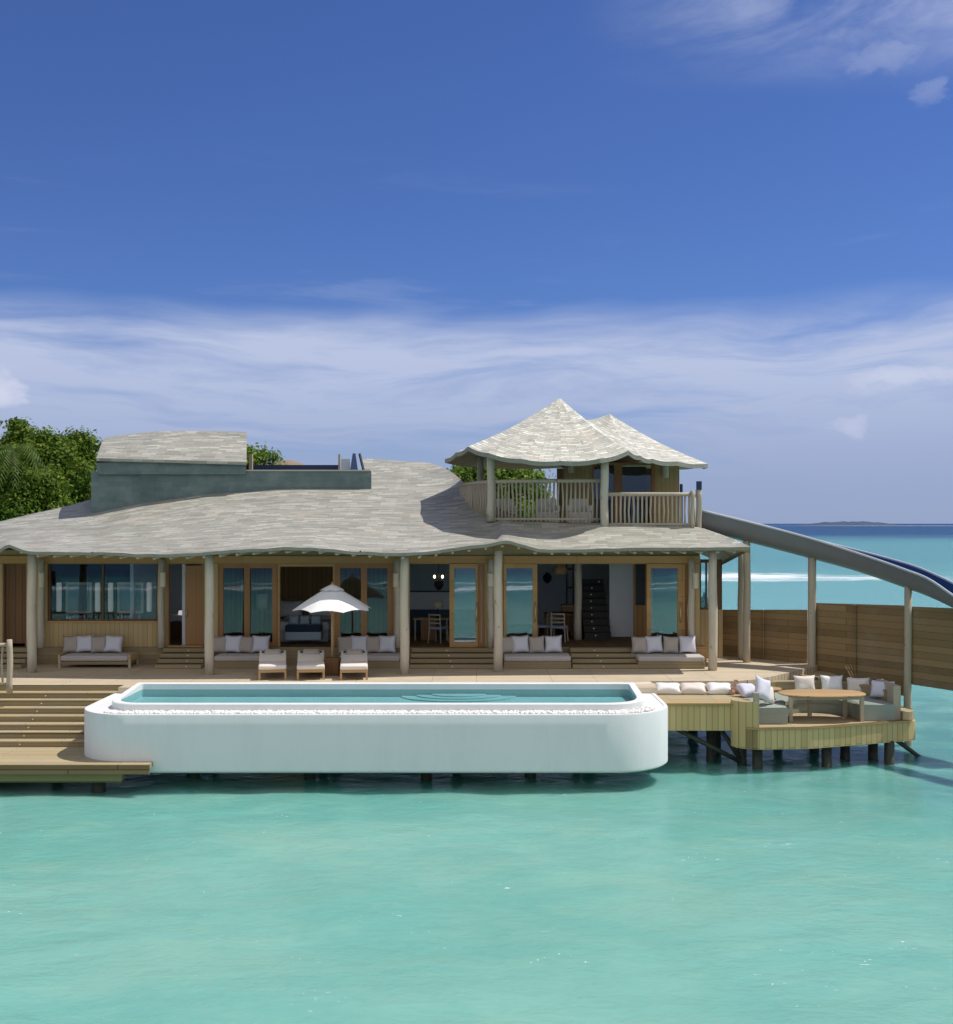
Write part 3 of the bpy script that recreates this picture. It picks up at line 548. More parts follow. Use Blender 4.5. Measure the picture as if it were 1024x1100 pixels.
def pool():
    root = thing('infinity_pool', 'long white plastered infinity pool with rounded ends on the water side of the deck', 'pool', (-2.3, 26.8, 0.4))
    n = 12
    A = rrect(-9.25, 4.57, 25.30, 28.5, (1.25, 1.5, 0.06, 0.06), n); A2 = rrect(-9.15, 4.47, 25.40, 28.48, (1.15, 1.4, 0.05, 0.05), n)
    B = rrect(-8.62, 4.02, 25.78, 28.46, (0.75, 1.0, 0.05, 0.05), n); B2 = rrect(-8.44, 3.84, 25.96, 28.16, (0.62, 0.85, 0.08, 0.08), n)
    zt = 1.76
    # lower body runs back under the deck; the rim drops to the pebble channel, then the weir wall rises round the basin
    mb = MB()
    mb.loft([ring(rrect(-9.2, 4.52, 25.35, 28.45, (1.2, 1.45, 0.06, 0.06), n), 0.43), ring(A, 0.47), ring(A, zt-0.03), ring(rrect(-9.235, 4.555, 25.315, 28.49, (1.23, 1.48, .06, .06), n), zt), ring(A2, zt), ring(A2, zt-0.02), ring(B, zt-0.0)], True, True, False)
    auto(mb.build('shell', M['white'], root, weld=True))
    mb = MB(); B_ = rrect(-8.605, 4.005, 25.795, 28.45, (0.74, 0.99, 0.05, 0.05), n)
    lift = lambda p, z: [(x, y, z + 0.12*max(0, min(1, (y-26.4)/1.6))) for x, y in p]
    mb.loft([ring(B, zt-0.06), lift(B, 1.91), lift(B_, 1.925), lift(B2, 1.925), ring(B2, 1.70)], True, False, False)
    auto(mb.build('weir', M['white'], root, weld=True))
    mb = MB(); B3 = rrect(-8.436, 3.836, 25.964, 28.156, (0.62, 0.85, 0.08, 0.08), n); mb.loft([ring(B3, 1.907), ring(B3, 1.725)], True, False, True)
    mb.build('basin', M['pooltile'], root, normals=False)
    stp = MB()
    for k in range(3):
        r = 1.45-0.38*k; z = 1.73+0.025*(k+1)
        arc = [(-0.45+r*math.cos(R(180+180*i/24)), 28.15+0.62*r*math.sin(R(180+180*i/24))) for i in range(25)]
        stp.prism(arc[::1], 1.726 if k == 0 else z-0.025, z)
    stp.build('entry_steps', M['pooltile'], root)
    w = MB(); w.face([(x, y, 1.905) for x, y in rrect(-8.442, 3.842, 25.958, 28.162, (0.62, 0.85, 0.08, 0.08), n)]); w.build('water', M['poolwater'], root, normals=False)
    pb = MB(); rnd = random.Random(5)
    def pebble(x, y):
        r = rnd.uniform(0.028, 0.05); m = Matrix.Translation((x-root.location.x*0, y, zt-0.022+r*0.5+0.03*(y-25.46))) @ Matrix.Rotation(rnd.uniform(0, 6), 4, 'Z') @ Matrix.Diagonal((1.25, 0.9, 0.7, 1))
        bmesh.ops.create_icosphere(pb.bm, subdivisions=1, radius=r, matrix=m)
    for k in range(2100):
        s = rnd.uniform(-8.9, 4.2); y = rnd.uniform(25.46, 25.74)
        if s < -7.95:
            a = R(rnd.uniform(238, 270)); rr = rnd.uniform(0.86, 1.1); pebble(-8.0+rr*math.cos(a)*0.96, 26.55+rr*math.sin(a))
        elif s > 2.98:
            a = R(270+60*rnd.random()**1.6); rr = rnd.uniform(1.04, 1.34); pebble(3.03+rr*math.cos(a), 26.79+rr*math.sin(a))
        else: pebble(s, y)
    p = pb.build('pebbles', M['pebble'], root, True, normals=False); p['kind'] = 'stuff'
pool()

# left hand rail at the head of the steps
hr = thing('hand_rail', 'short log balustrade at the left edge above the deck steps', 'railing', (WX(0, 28.3), 28.3, ZD))
x = WX(10.5, 28.3); MB().log(x, 28.3, ZD-0.1, WZ(687, 28.3), 0.075, 0.07).build('post', M['palepost'], hr, True)
MB().tube([(x, 28.35, WZ(693, 28.3)), (x-1.5, 28.4, WZ(693, 28.3)), (x-3, 28.4, WZ(692, 28.3))], 0.05, 8, 0.05).build('top_rail', M['palepost'], hr, True)
for i in range(8):
    bx = x-0.2-0.17*i; MB().tube([(bx, 28.36, ZD+0.1), (bx+random.uniform(-.03, .03), 28.34, ZD+0.6), (bx, 28.36, WZ(694, 28.3))], 0.025, 6).build('baluster', M['palepost'], hr, True)
MB().tube([(x, 28.35, ZD+0.12), (x-3, 28.4, ZD+0.12)], 0.035, 6).build('bottom_rail', M['palepost'], hr, True)

# ------------------------------------------------------------------ the villa
villa = thing('overwater_villa', 'long slate roofed timber villa on stilts with an upper pavilion', 'house', (-2, 35, ZF))
def lerp_tab(tab, x): a = np.array(tab, float); return [float(np.interp(x, a[:, 0], a[:, i])) for i in range(1, a.shape[1])]
EAVE = [(-130, 600), (-40, 599), (-4, 597.5), (8, 588), (27, 596.5), (100, 597.5), (165, 599.5), (205, 598.5), (250, 595), (300, 592.3), (335, 592.5), (380, 596), (430, 598.5), (455, 597.5), (490, 592.5), (530, 587.5), (547, 584.8), (562, 589), (578, 594), (610, 594.2), (660, 593), (740, 593), (806, 592)]
EDEP = [(-130, 30.7), (34, 30.8), (225, 30.35), (435, 30.5), (535, 31.0), (700, 31.25), (806, 31.35)]
TOPS = [(-130, 605, 36), (-60, 578, 37), (0, 560, 38), (50, 548.5, 39), (100, 536, 40)]
TOPM = [(100, 536, 40), (150, 521, 40.4), (220, 505, 40.9), (300, 495, 41.3), (388, 492, 41.5)]
TOPR = [(388, 492, 41.5), (430, 495.5, 41), (470, 500, 40.5), (488, 509, 39.3), (500, 519.5, 37.8), (518, 535, 36.1), (536, 546, 34.9), (555, 553, 34.15), (578, 558, 33.6), (617, 562, 33.25), (650, 563.5, 33.0), (700, 565, 32.95), (757, 567.5, 32.9), (780, 576, 32.4), (806, 587, 31.75)]
def smooth(tab, n):
    a = np.array(tab, float); t = np.linspace(a[0, 0], a[-1, 0], n); out = [t]
    for i in range(1, a.shape[1]):
        m = np.gradient(a[:, i], a[:, 0]); k = np.clip(np.searchsorted(a[:, 0], t, 'right')-1, 0, len(a)-2); h = a[k+1, 0]-a[k, 0]; u = (t-a[k, 0])/h
        out.append((2*u**3-3*u**2+1)*a[k, i]+(u**3-2*u**2+u)*h*m[k]+(-2*u**3+3*u**2)*a[k+1, i]+(u**3-u**2)*h*m[k+1])
    return np.stack(out, -1)
TOPR_S = None
def roof():
    global TOPR_S
    TOPR_S = smooth([t for t in TOPR], 90).tolist()
    slate_bm = MB(); uv = slate_bm.bm.loops.layers.uv.new('UVMap'); under = MB(); edge = MB()
    def patch(tops, a, b, cut):
        cols = []
        pxs = list(np.linspace(a, b, max(4, int((b-a)/5)+1)))
        for px in pxs:
            ey, = lerp_tab(EAVE, px); ed, = lerp_tab(EDEP, px); ty, td = lerp_tab(tops, px)
            ey0 = 596.0; E = W(px, ey0-4.2, ed); T = W(px, ty, td); dev = (ey0-ey)*ed/F
            col = []; nr = 26; L = 0; prev = None
            for r in range(nr):
                t = r/(nr-1)*(min(1.0, (38.6-ed)/(td-ed)) if cut else 1.0); p = E.lerp(T, t); p.z += dev*(1-t)**2.2 - 0.22*math.sin(math.pi*t)*(1 if td-ed > 4 else 0.3)
                p.z += 0.03*mnoise.noise((p.x*0.5, p.y*0.6, 3.0))+(0.022*mnoise.noise((p.x*2.2, 0, 9.0)) if r == 0 else 0)
                if prev is not None: L += (p-prev).length
                col.append((p, p.x, L)); prev = p
            if not cut:
                back = T+Vector((0, 6 if td > 37.9 else 4, -1.9 if px < 480 else -0.6)); col.append((back, back.x, L+6.2))
            cols.append(col)
        vs_ = [[slate_bm.bm.verts.new(p) for p, _, _ in c] for c in cols]
        for i in range(len(cols)-1):
            for j in range(len(cols[0])-1):
                f = slate_bm.bm.faces.new([vs_[i][j], vs_[i+1][j], vs_[i+1][j+1], vs_[i][j+1]])
                for lp_, (ii, jj) in zip(f.loops, ((i, j), (i+1, j), (i+1, j+1), (i, j+1))): lp_[uv].uv = (cols[ii][jj][1], cols[ii][jj][2])
        th = Vector((0, 0.03, -0.085))
        for i in range(len(cols)-1):
            p0, p1 = cols[i][0][0], cols[i+1][0][0]
            edge.face([p0+th, p1+th, p1+Vector((0, 0, -0.004)), p0+Vector((0, 0, -0.004))])
            for j in range(0, 20):
                under.face([cols[i][j][0]+th, cols[i][j+1][0]+th, cols[i+1][j+1][0]+th, cols[i+1][j][0]+th])
        return cols
    patch(TOPS, -130, 100, False); patch(TOPM, 100, 388, True); cols = patch(TOPR_S, 388, 806, False)
    c = cols[-1]
    for j in range(len(c)-1):                          # right gable edge
        edge.face([c[j][0], c[j+1][0], c[j+1][0]+Vector((0, 0, -0.12)), c[j][0]+Vector((0, 0, -0.12))])
    rf = slate_bm.build('roof', M['slate'], villa, False, True, True); auto(rf, 60)
    edge.build('eave_edge', M['slate_edge'], rf, False, False, True); under.build('soffit', M['ceil'], rf, False, False, True)
    for px in list(range(18, 800, 18)):                # rafter tails under the eave
        ey, = lerp_tab(EAVE, px); ed, = lerp_tab(EDEP, px); z = WZ(ey, ed); x = WX(px, ed)
        ty, td = lerp_tab(TOPS if px < 100 else TOPM if px < 388 else TOPR, px); tz = WZ(ty, td); k_ = min(1, (DW-0.12-ed)/(td-ed)); z2 = min(5.3, z+(tz-z)*k_-0.34)
        MB().tube([(x, ed+0.3, z-0.02), (x, DW-0.1, max(z+0.03, z2))], 0.045, 6).build('rafter', M['log'], rf, True)
roof()
def box_part(name, mat, x0, x1, y0, y1, z0, z1, parent=None, bev=0.0):
    b = MB().box(x0, x1, y0, y1, z0, z1)
    if bev: b.bevel(bev, 1)
    return b.build(name, M[mat], parent or villa)
# clerestory box on the roof
def clerestory():
    d = 37.8; x0, x1 = WX(98, d), WX(399, d); cl = thing_part('clerestory')
    MB().prism([(x0, d), (x1, d), (x1*40.4/d, 40.4), (x0*40.4/d, 40.4)], 5.9, WZ(506.3, d)).build('lower_wall', M['greenstone'], cl)
    MB().box(WX(264.5, d), x1-0.02, d-0.03, d+0.5, WZ(506.2, d), WZ(504.6, d)).build('parapet_cap', M['slate_pale'], cl)
    d2 = 37.68; u0, u1 = WX(104, d2), WX(264.5, d2); ub = MB(); ub.prism([(u0, d2), (u1, d2), (u1*1.05, d2*1.05), (u0*1.05, d2*1.05)], WZ(509.5, d2), WZ(497, d2)); ub.build('upper_wall', M['greenstone'], cl)
    mb = MB(); uv = mb.bm.loops.layers.uv.new('UVMap'); cols = []
    tops = [(104, 470.5, 112), (120, 468, 125), (140, 465.8, 142), (165, 463.4, 166), (200, 462.6, 200), (235, 463, 235), (265, 464, 265)]
    for px in np.linspace(103.5, 265, 30):
        ty, tpx = lerp_tab(tops, px); fy = np.interp(px, [104, 265], [492, 496.3]); a = W(px, fy, d2-0.12); b = W(tpx, ty, 39.9); c = b+Vector((b.x*0.043, 1.7, -1.2))
        L = (b-a).length; cols.append([(a+Vector((0, 0.02, -0.1)), -0.1), (a, 0), (a.lerp(b, 0.5)+Vector((0, 0, 0.06)), L/2), (b, L), (c, L+2)])
    vs_ = [[mb.bm.verts.new(p) for p, _ in c] for c in cols]
    for i in range(len(cols)-1):
        for j in range(4):
            f = mb.bm.faces.new([vs_[i][j], vs_[i+1][j], vs_[i+1][j+1], vs_[i][j+1]])
            for l_, (ii, jj) in zip(f.loops, ((i, j), (i+1, j), (i+1, j+1), (i, j+1))): l_[uv].uv = (cols[ii][jj][0].x*1.0+4.3, cols[ii][jj][1]+0.4)
    mb.build('clerestory_roof', M['slate'], cl)
    for c, s in ((cols[0], 0.01), (cols[-1], -0.01)):
        g = MB(); p = [q[0]+Vector((s, 0, -0.005)) for q in c[1:]]; g.face([p[0]+Vector((0, 0.02, 0)), p[1], p[2], p[3], Vector((p[3].x, p[3].y, WZ(497, d2))), Vector((p[0].x, p[0].y+0.02, WZ(497, d2)))]); g.build('gable', M['darkdoor'], cl, False, False)
    # roof terrace rails and the dark hatch leaves
    MB().box(WX(264, 40.6), WX(366, 40.6), 40.55, 40.65, WZ(505, 40.6)-0.1, WZ(499.5, 40.6)).build('terrace_rail', M['navymetal'], cl)
    for px, w in ((269.8, 1.8), (364.8, 1.1)):
        MB().box(WX(px-w, 40.4), WX(px+w, 40.4), 40.3, 40.45, WZ(505, 40.4), WZ(488, 40.4)).build('terrace_post', M['palepost'], cl)
    MB().box(WX(366.5, 40), WX(376, 40), 40.0, 40.05, WZ(505, 40)-0.05, WZ(493, 40)).build('terrace_screen', M['slide_rim'], cl)
    h = MB(); a = W(376, 505.5, 39.6); b = W(384.5, 505.5, 39.6); t = W(381, 487, 40.2); h.loft([[a, b, b+Vector((0, .06, 0)), a+Vector((0, .06, 0))], [t-Vector((.07, 0, 0)), t+Vector((.03, 0, 0)), t+Vector((.03, .06, 0)), t+Vector((-.07, .06, 0))]], True, True, True); h.build('hatch_leaf', M['navymetal'], cl)
    MB().tube([W(391, 506.5, 38.4), W(386.5, 488, 39.2)], 0.05, 6).build('hatch_stay', M['dark'], cl)
    MB().tube([W(391, 506.5, 38.4), W(384.5, 506, 39.4)], 0.03, 6).build('hatch_stay', M['dark'], cl)
    MB().tube([W(379, 526, 37.75), W(379, 531, 37.75)], 0.05, 6).build('spout', M['slate_edge'], cl)
def thing_part(name):
    o = bpy.data.objects.new(name, None); C.objects.link(o); o.parent = villa; return o
clerestory()

# ---- lower storey: posts, beam, wall pieces
for px, d in ((34, 31.4), (225, 30.95), (434.5, 31.1), (535.3, 31.6), (766, 31.9)):
    ey, = lerp_tab(EAVE, px); MB().log(WX(px, d), d, ZD, min(5.32, WZ(ey-3, d-0.4)), 0.132, 0.118, 11).build('post', M['log'], villa, True)
zt = 4.88
def fx(px): return WX(px, DW)
for a, b in ((-140, 3), (28, 51), (171, 180), (218.5, 234.5), (422.5, 440), (520.5, 541), (745.5, 752)):
    box_part('wall', 'vboard', fx(a), fx(b), DW, DW+0.2, ZF, zt)
box_part('wall', 'vboard', fx(51), fx(171), DW+0.002, DW+0.2, ZF, WZ(667.5, DW))
box_part('header_beam', 'beam', fx(-140), fx(541.2), DW-0.03, DW+0.22, zt+0.002, 5.12)
box_part('header_beam', 'beam', fx(541.6), fx(752), DW-0.06, DW+0.22, zt+0.002, 5.12)
box_part('gable_wall', 'ceil', fx(-140), fx(170), DW+.02, DW+.2, 5.121, 5.3); box_part('gable_wall', 'ceil', fx(170.2), fx(752), DW+.02, DW+.2, 5.121, 5.72)
box_part('plinth', 'riser', fx(-140), fx(752), DW-0.05, DW+0.1, ZD, ZF-0.001)
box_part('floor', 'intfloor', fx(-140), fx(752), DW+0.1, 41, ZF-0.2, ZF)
box_part('ceiling', 'ceil', fx(-140), fx(752), DW+0.22, 41, 5.0, 5.1)
for px, d in ((44, 33.22), (173, 33.25), (427, 33.2), (527, 33.2), (743, 33.15)):
    MB().log(WX(px, d), d, ZF if px != 743 else ZD+0.3, zt+0.15, 0.10, 0.095).build('wall_post', M['log'], villa, True)
# interior walls
box_part('back_wall', 'wallpaint', fx(160), fx(752), 40.8, 41, ZF, 5.0)
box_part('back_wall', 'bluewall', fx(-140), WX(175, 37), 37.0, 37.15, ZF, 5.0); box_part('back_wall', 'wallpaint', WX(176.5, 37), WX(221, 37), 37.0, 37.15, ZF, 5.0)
box_part('back_wall', 'paneling', fx(232)-1.2, fx(430), 37.5, 37.6, ZF, 5.0)
for px, d_ in ((176, 37.1), (222, 36.5), (429, 36)): box_part('partition_wall', 'wallpaint', WX(px, d_)-0.05, WX(px, d_)+0.05, DW+0.25, 40.8, ZF, 5.0)
box_part('outer_wall', 'vboard', fx(-140), fx(-140)+0.2, DW+0.2, 41, ZF, 5.0)
box_part('outer_wall', 'vboard', fx(752)-0.2, fx(752), 35.2, 41, ZF, 5.0)
box_part('lounge_wall', 'wallpaint', WX(431, 37)+0.1, WX(512, 37), 37.5, 37.6, ZF, 5.0); box_part('lounge_panel', 'bluewall', WX(431, 37)+0.1, WX(512, 37), 37.44, 37.498, ZF, WZ(655, 37.4))
box_part('stair_wall', 'wallpaint', WX(654.5, 36.5), WX(682, 36.5), 36.4, 36.5, ZF, 5.0)
box_part('panel_wall', 'paneling', WX(681, 35), WX(700, 35), 35.0, 35.1, ZF, 5.0)
box_part('panel_window', 'dark', WX(683, 34.97), WX(693, 34.97), 34.96, 34.99, WZ(650, 35), WZ(606, 35))
MB().log(WX(621, 35.5), 35.5, ZF, 5.0, 0.13, 0.12).build('inner_post', M['log'], villa, True)
# interior staircase with its row of lights
stw = thing_part('staircase')
for k in range(9):
    box_part('stair_tread', 'stairdark', WX(626, 36.3), WX(654, 36.3), 35.6+0.27*k, 35.6+0.27*(k+1), ZF, ZF+0.2*(k+1), stw)
    lx, ly = [(640, 683), (638, 676), (636, 669), (636, 661), (635.5, 654.5), (635, 648), (635, 642), (636, 632), (643.5, 631)][k]
    d = 35.59+0.27*k; MB().lathe(WX(lx, d), d, [(0.012, ZF+0.2*k+0.105), (0.02, ZF+0.2*k+0.12), (0.012, ZF+0.2*k+0.135)], 8).build('stair_light', M['led'], stw)

def glazed(px0, px1, mat='door', st=(4.0, 4.0), name='sliding_door', pane='glass', ztop=zt, zbot=ZF, d=DW+0.04, handle=None, top=4.5, bot=5.0):
    """one framed leaf: frame, pane of its own, handle"""
    x0, x1 = WX(px0, d), WX(px1, d); s = d/F; fr = MB(); y0, y1 = d, d+0.07
    a, b, t, u = st[0]*s, st[1]*s, top*s, bot*s
    fr.box(x0, x0+a, y0, y1, zbot, ztop); fr.box(x1-b, x1, y0, y1, zbot, ztop); fr.box(x0+a, x1-b, y0+.002, y1-.002, zbot, zbot+u); fr.box(x0+a, x1-b, y0+.002, y1-.002, ztop-t, ztop)
    o = fr.build(name, M[mat], villa)
    MB().box(x0+a, x1-b, y0+0.03, y0+0.04, zbot+u, ztop-t).build('pane', M[pane], o)
    if handle:
        hx = WX(handle, d); MB().tube([(hx, d-0.05, 3.15), (hx, d-0.07, 3.4), (hx, d-0.05, 3.75)], 0.022, 7).build('handle', M['brass'], o, True)
    return o
glazed(235, 265.3, st=(5, 3), pane='glass_soft'); glazed(265.5, 298, st=(3, 5.5), pane='glass_soft'); glazed(360, 391, st=(5.5, 3), pane='glass_soft'); glazed(391.2, 422.3, st=(3, 6), pane='glass_soft')
glazed(483, 513.5, 'beam', st=(5, 2.5), handle=512, d=DW-0.06); glazed(513.7, 520.4, st=(3.2, 3.2), d=DW)
glazed(541.2, 577.3, 'beam', st=(3, 5), handle=575, d=DW-0.06)
glazed(695, 736, 'beam', st=(4.5, 8), handle=731, d=DW-0.08); glazed(736.2, 745.3, 'door', st=(4, 4), handle=738.5, d=DW-0.02)
# bedroom opening surround (298-360)
s = MB(); s.box(fx(298.2), fx(300.5), DW+0.02, DW+0.14, ZF, zt); s.box(fx(357.6), fx(359.8), DW+0.02, DW+0.14, ZF, zt); s.box(fx(300.5), fx(357.6), DW+0.022, DW+0.138, zt-0.08, zt); s.build('door_surround', M['beam'], villa)
# wide bathroom window
wf = MB(); z0, z1 = WZ(667, DW), WZ(602, DW)
for a, b, c, e in ((51.2, 54, z0, z1), (167.8, 170.8, z0, z1), (109.3, 111.2, z0+.05, z1-.05)): wf.box(fx(a), fx(b), DW+0.0, DW+0.12, c, e)
wf.box(fx(54), fx(167.8), DW+.002, DW+.118, z0, z0+0.05); wf.box(fx(54), fx(167.8), DW+.002, DW+.118, z1-.05, z1); wf = wf.build('window', M['darkdoor'], villa)
box_part('pane', 'glass_dark', fx(54), fx(109.3), DW+.05, DW+.06, z0+.05, z1-.05, wf); box_part('pane', 'glass_dark', fx(111.2), fx(167.8), DW+.05, DW+.06, z0+.05, z1-.05, wf)
box_part('window_header', 'vboard', fx(51), fx(171), DW+.002, DW+.2, z1+.001, zt)
box_part('window_sill', 'beam', fx(49.5), fx(172.5), DW-.05, DW+.0, z0-.05, z0)
# plain doors
dl = box_part('door', 'darkdoor', fx(5), fx(27), DW+.05, DW+.11, ZF+.1, WZ(606, DW)); box_part('door_frame', 'darkdoor', fx(3.2), fx(5), DW-.01, DW+.12, ZF, zt); box_part('door_frame', 'darkdoor', fx(27), fx(28), DW-.01, DW+.12, ZF, zt)
box_part('door_head', 'vboard', fx(5), fx(27), DW+.03, DW+.15, WZ(605.5, DW), zt)
dl = box_part('door', 'door', fx(198.5), fx(217.5), DW+.06, DW+.11, ZF+.06, zt-0.05)
MB().tube([(fx(200.2), DW+.03, 3.3), (fx(200.2), DW+.02, 3.5)], 0.018, 6).build('handle', M['brass'], dl, True)
s = MB(); s.box(fx(180.1), fx(181.6), DW-.01, DW+.13, ZF, zt); s.box(fx(217.1), fx(218.4), DW-.01, DW+.13, ZF, zt); s.build('door_frame', M['door'], villa)
box_part('threshold', 'beam', fx(180.5), fx(218), DW-.07, DW+.05, ZF+.002, ZF+.05)
# side bay with a window at the right hand end
d = 34.7; bx0, bx1 = WX(750, d), WX(776.5, d)
box_part('bay_wall', 'vboard', bx0, bx1, d, d+0.15, ZD, WZ(655, d)); 
bw = MB(); zs, ze = WZ(655, d)+.003, WZ(601, d)
for a, b in ((750.5, 753.5), (758.5, 760), (771, 776)): bw.box(WX(a, d), WX(b, d), d+.01, d+.12, zs, ze)
bw.box(WX(753.5, d), WX(771, d), d+.012, d+.118, ze-.1, ze); bw.box(WX(753.5, d), WX(771, d), d+.012, d+.118, zs, zs+.06); bw = bw.build('bay_window', M['darkdoor'], villa)
box_part('pane', 'glass_side', WX(753.5, d), WX(771, d), d+.05, d+.06, zs+.06, ze-.1, bw)
box_part('bay_ledge', 'beam', WX(744, 33.3), WX(757, 33.3), 33.0, 33.5, ZD, WZ(694, 33.2))
# flights of steps up to the floor
def flight(px0, px1, lights):
    fl = thing_part('front_steps')
    for k in range(4):
        y0 = 32.2+0.28*k; z = ZD+0.125*(k+1)
        b = MB().box(WX(px0, 32.6), WX(px1, 32.6), y0, DW-0.052, ZD+.125*k+(0.001 if k else 0), z); b.build('step', M['tread'], fl) if False else None
        o = MB().box(WX(px0, 32.6), WX(px1, 32.6), y0, DW-0.052, z-.124, z-(0.002 if k == 3 else 0)); o.bevel(0.012, 1); o = o.build('step', M['riser'], fl)
        lx, ly = lights[0]+(lights[1]-lights[0])*k/3, y0-.006
        MB().lathe(WX(lx, y0), ly, [(0.012, z-.074), (0.02, z-.062), (0.012, z-.05)], 8).build('step_light', M['led'], o)
flight(170.5, 219.5, (200, 202.5)); flight(441, 531, (486, 480)); flight(614, 684, (648.5, 639)); flight(-60, 29, (-20, -20))

# ---- upper pavilion
pv = villa
def pavroof():
    mb = MB(); uv = mb.bm.loops.layers.uv.new('UVMap'); eb = MB(); ub = MB()
    def fan(apex, pts, n=6, closed=True, sag=0.10, hipcap=False):
        A = W(*apex); P = [W(*p) for p in pts]; uoff = 0
        for i in range(len(P) if closed else len(P)-1):
            a, b = P[i], P[(i+1) % len(P)]; L = (b-a).length; ed = (b-a)/L; proj = a+ed*((A-a).dot(ed)); H = (A-proj).length
            def pt(f, t):
                e = a.lerp(b, f); p = e.lerp(A, t); p.z -= sag*math.sin(math.pi*t)*1.2; p.z -= 0.05*math.sin(math.pi*f)*(1-t); return p
            ns = 5; g = [[None]*(n+1) for _ in range(ns+1)]
            for q in range(ns+1):
                for r in range(n+1): g[q][r] = pt(q/ns, r/n*0.995)
            vv = [[mb.bm.verts.new(x) for x in row] for row in g]
            for q in range(ns):
                for r in range(n):
                    f = mb.bm.faces.new([vv[q][r], vv[q+1][r], vv[q+1][r+1], vv[q][r+1]])
                    for l_, (qq, rr) in zip(f.loops, ((q, r), (q+1, r), (q+1, r+1), (q, r+1))):
                        p = g[qq][rr]; u_ = (p-a).dot(ed); l_[uv].uv = (u_+uoff, rr/n*H)
                eb.face([g[q][0]+Vector((0, 0, -.13)), g[q+1][0]+Vector((0, 0, -.13)), g[q+1][0]-Vector((0, 0, .004)), g[q][0]-Vector((0, 0, .004))])
                for r in range(n-1):
                    dz = Vector((0, 0, -.13)); ub.face([g[q][r]+dz, g[q][r+1]+dz, g[q+1][r+1]+dz, g[q+1][r]+dz])
            uoff += L+1.3
    E1 = [(478, 493, 36.6), (490, 486, 35.2), (503, 479.5, 34.2), (525, 486.5, 33.1), (560, 493, 32.5), (603, 495, 32.3), (645, 492.5, 32.3), (675, 484, 32.8), (690, 490, 35.5), (672, 496, 39), (600, 499, 40.5), (520, 498, 39.5)]
    fan((601.5, 427.5, 36.3), E1, 9)
    E2 = [(645, 489, 33.6), (675.5, 484, 32.9), (688, 489.5, 33.1), (701, 492.8, 33.3), (727, 495.5, 33.8), (760.5, 498, 35.0), (752, 498, 38.5), (720, 500, 41.5), (655, 500, 42), (630, 498, 40)]
    fan((655, 444.5, 37.6), [(612, 450, 37.2)]+E2[1:-1]+[(618, 470, 39.2)], 9)
    o = auto(mb.build('pavilion_roof', M['slate_pale'], pv, False, True, True), 25)
    eb.build('eave_edge', M['slate_edge'], o, False, False); ub.build('soffit', M['ceil'], o, False, False)
pavroof()
zl, zr = WZ(562, 33.6), WZ(567.5, 33)                 # floor levels left and right
fl = [W(492, 0, 37.3), W(505, 0, 35.4), W(530, 0, 34.2), W(575, 0, 33.5), W(652, 0, 33.3), W(652, 0, 41), W(492, 0, 41)]
MB().prism([(p.x, p.y) for p in fl], zl-0.25, zl).build('pavilion_floor', M['deck'], pv)
MB().box(WX(653, 33), WX(757, 33), 32.95, 41, zr-0.22, zr).build('balcony_floor', M['deck'], pv)
for px, d, pt_, pb_, r in ((527.5, 34.0, 487, 560, 0.125), (516, 37.5, 490, 560, 0.12), (649.5, 33.0, 494, 567, 0.125)):
    MB().log(WX(px, d), d, WZ(pb_, d), WZ(pt_, d), r, r*.95, 10).build('pavilion_post', M['log'], pv, True)
def railing(pts, zb, ztp, step, name='balustrade', lean=0):
    rl = thing_part2(name, pv)
    MB().tube([(p[0], p[1], ztp) for p in pts], 0.06, 7, 0.06).build('top_rail', M['palepost'], rl, True)
    MB().tube([(p[0], p[1], zb+0.12) for p in pts], 0.04, 6, 0.04).build('bottom_rail', M['palepost'], rl, True)
    P = [Vector((p[0], p[1], 0)) for p in pts]; Ls = [0]
    for a, b in zip(P, P[1:]): Ls.append(Ls[-1]+(b-a).length)
    n = int(Ls[-1]/step)
    for i in range(1, n):
        l = Ls[-1]*i/n; k = max(j for j in range(len(P)-1) if Ls[j] <= l+1e-6); q = P[k].lerp(P[k+1], (l-Ls[k])/(Ls[k+1]-Ls[k]))
        j = random.uniform(-.012, .012); MB().tube([(q.x+j, q.y, zb+.04), (q.x-j*1.5, q.y, (zb+ztp)/2), (q.x+j, q.y, ztp-.03)], [0.036, 0.031, 0.035], 6, 0.1).build('baluster', M['palepost'], rl, True)
    return rl
def thing_part2(name, parent):
    o = bpy.data.objects.new(name, None); C.objects.link(o); o.parent = parent; return o
def at(px, d): return (WX(px, d), d)
railing([at(494, 37.2), at(507, 35.5), at(527, 34.1), at(552, 33.6), at(585, 33.35), at(646, 33.25)], zl, WZ(516.5, 33.4), 0.125)
rr_ = railing([at(653, 33.02), at(690, 33.0), at(720, 33.0), at(745, 33.05)], zr, WZ(531, 33), 0.125)
railing([at(745, 33.2), at(746, 35), at(746, 37)], zr, WZ(531, 33), 0.2)
MB().log(WX(744, 33), 33.0, zr, WZ(527, 33), 0.06, 0.06).build('balcony_post', M['palepost'], villa, True)
o = MB().log(WX(751, 33.1), 33.1, zr-.1, WZ(526, 33.1), 0.09, 0.085).build('balcony_post', M['palepost'], villa, True)
MB().box(WX(748.5, 33.1), WX(753.5, 33.1), 33.02, 33.16, WZ(526, 33.1), WZ(517, 33.1)).build('post_cap', M['navymetal'], o)
MB().tube([(WX(732, 36), 36, zr), (WX(732, 36), 36, WZ(520, 36))], 0.05, 6).build('balcony_post', M['navymetal'], villa)
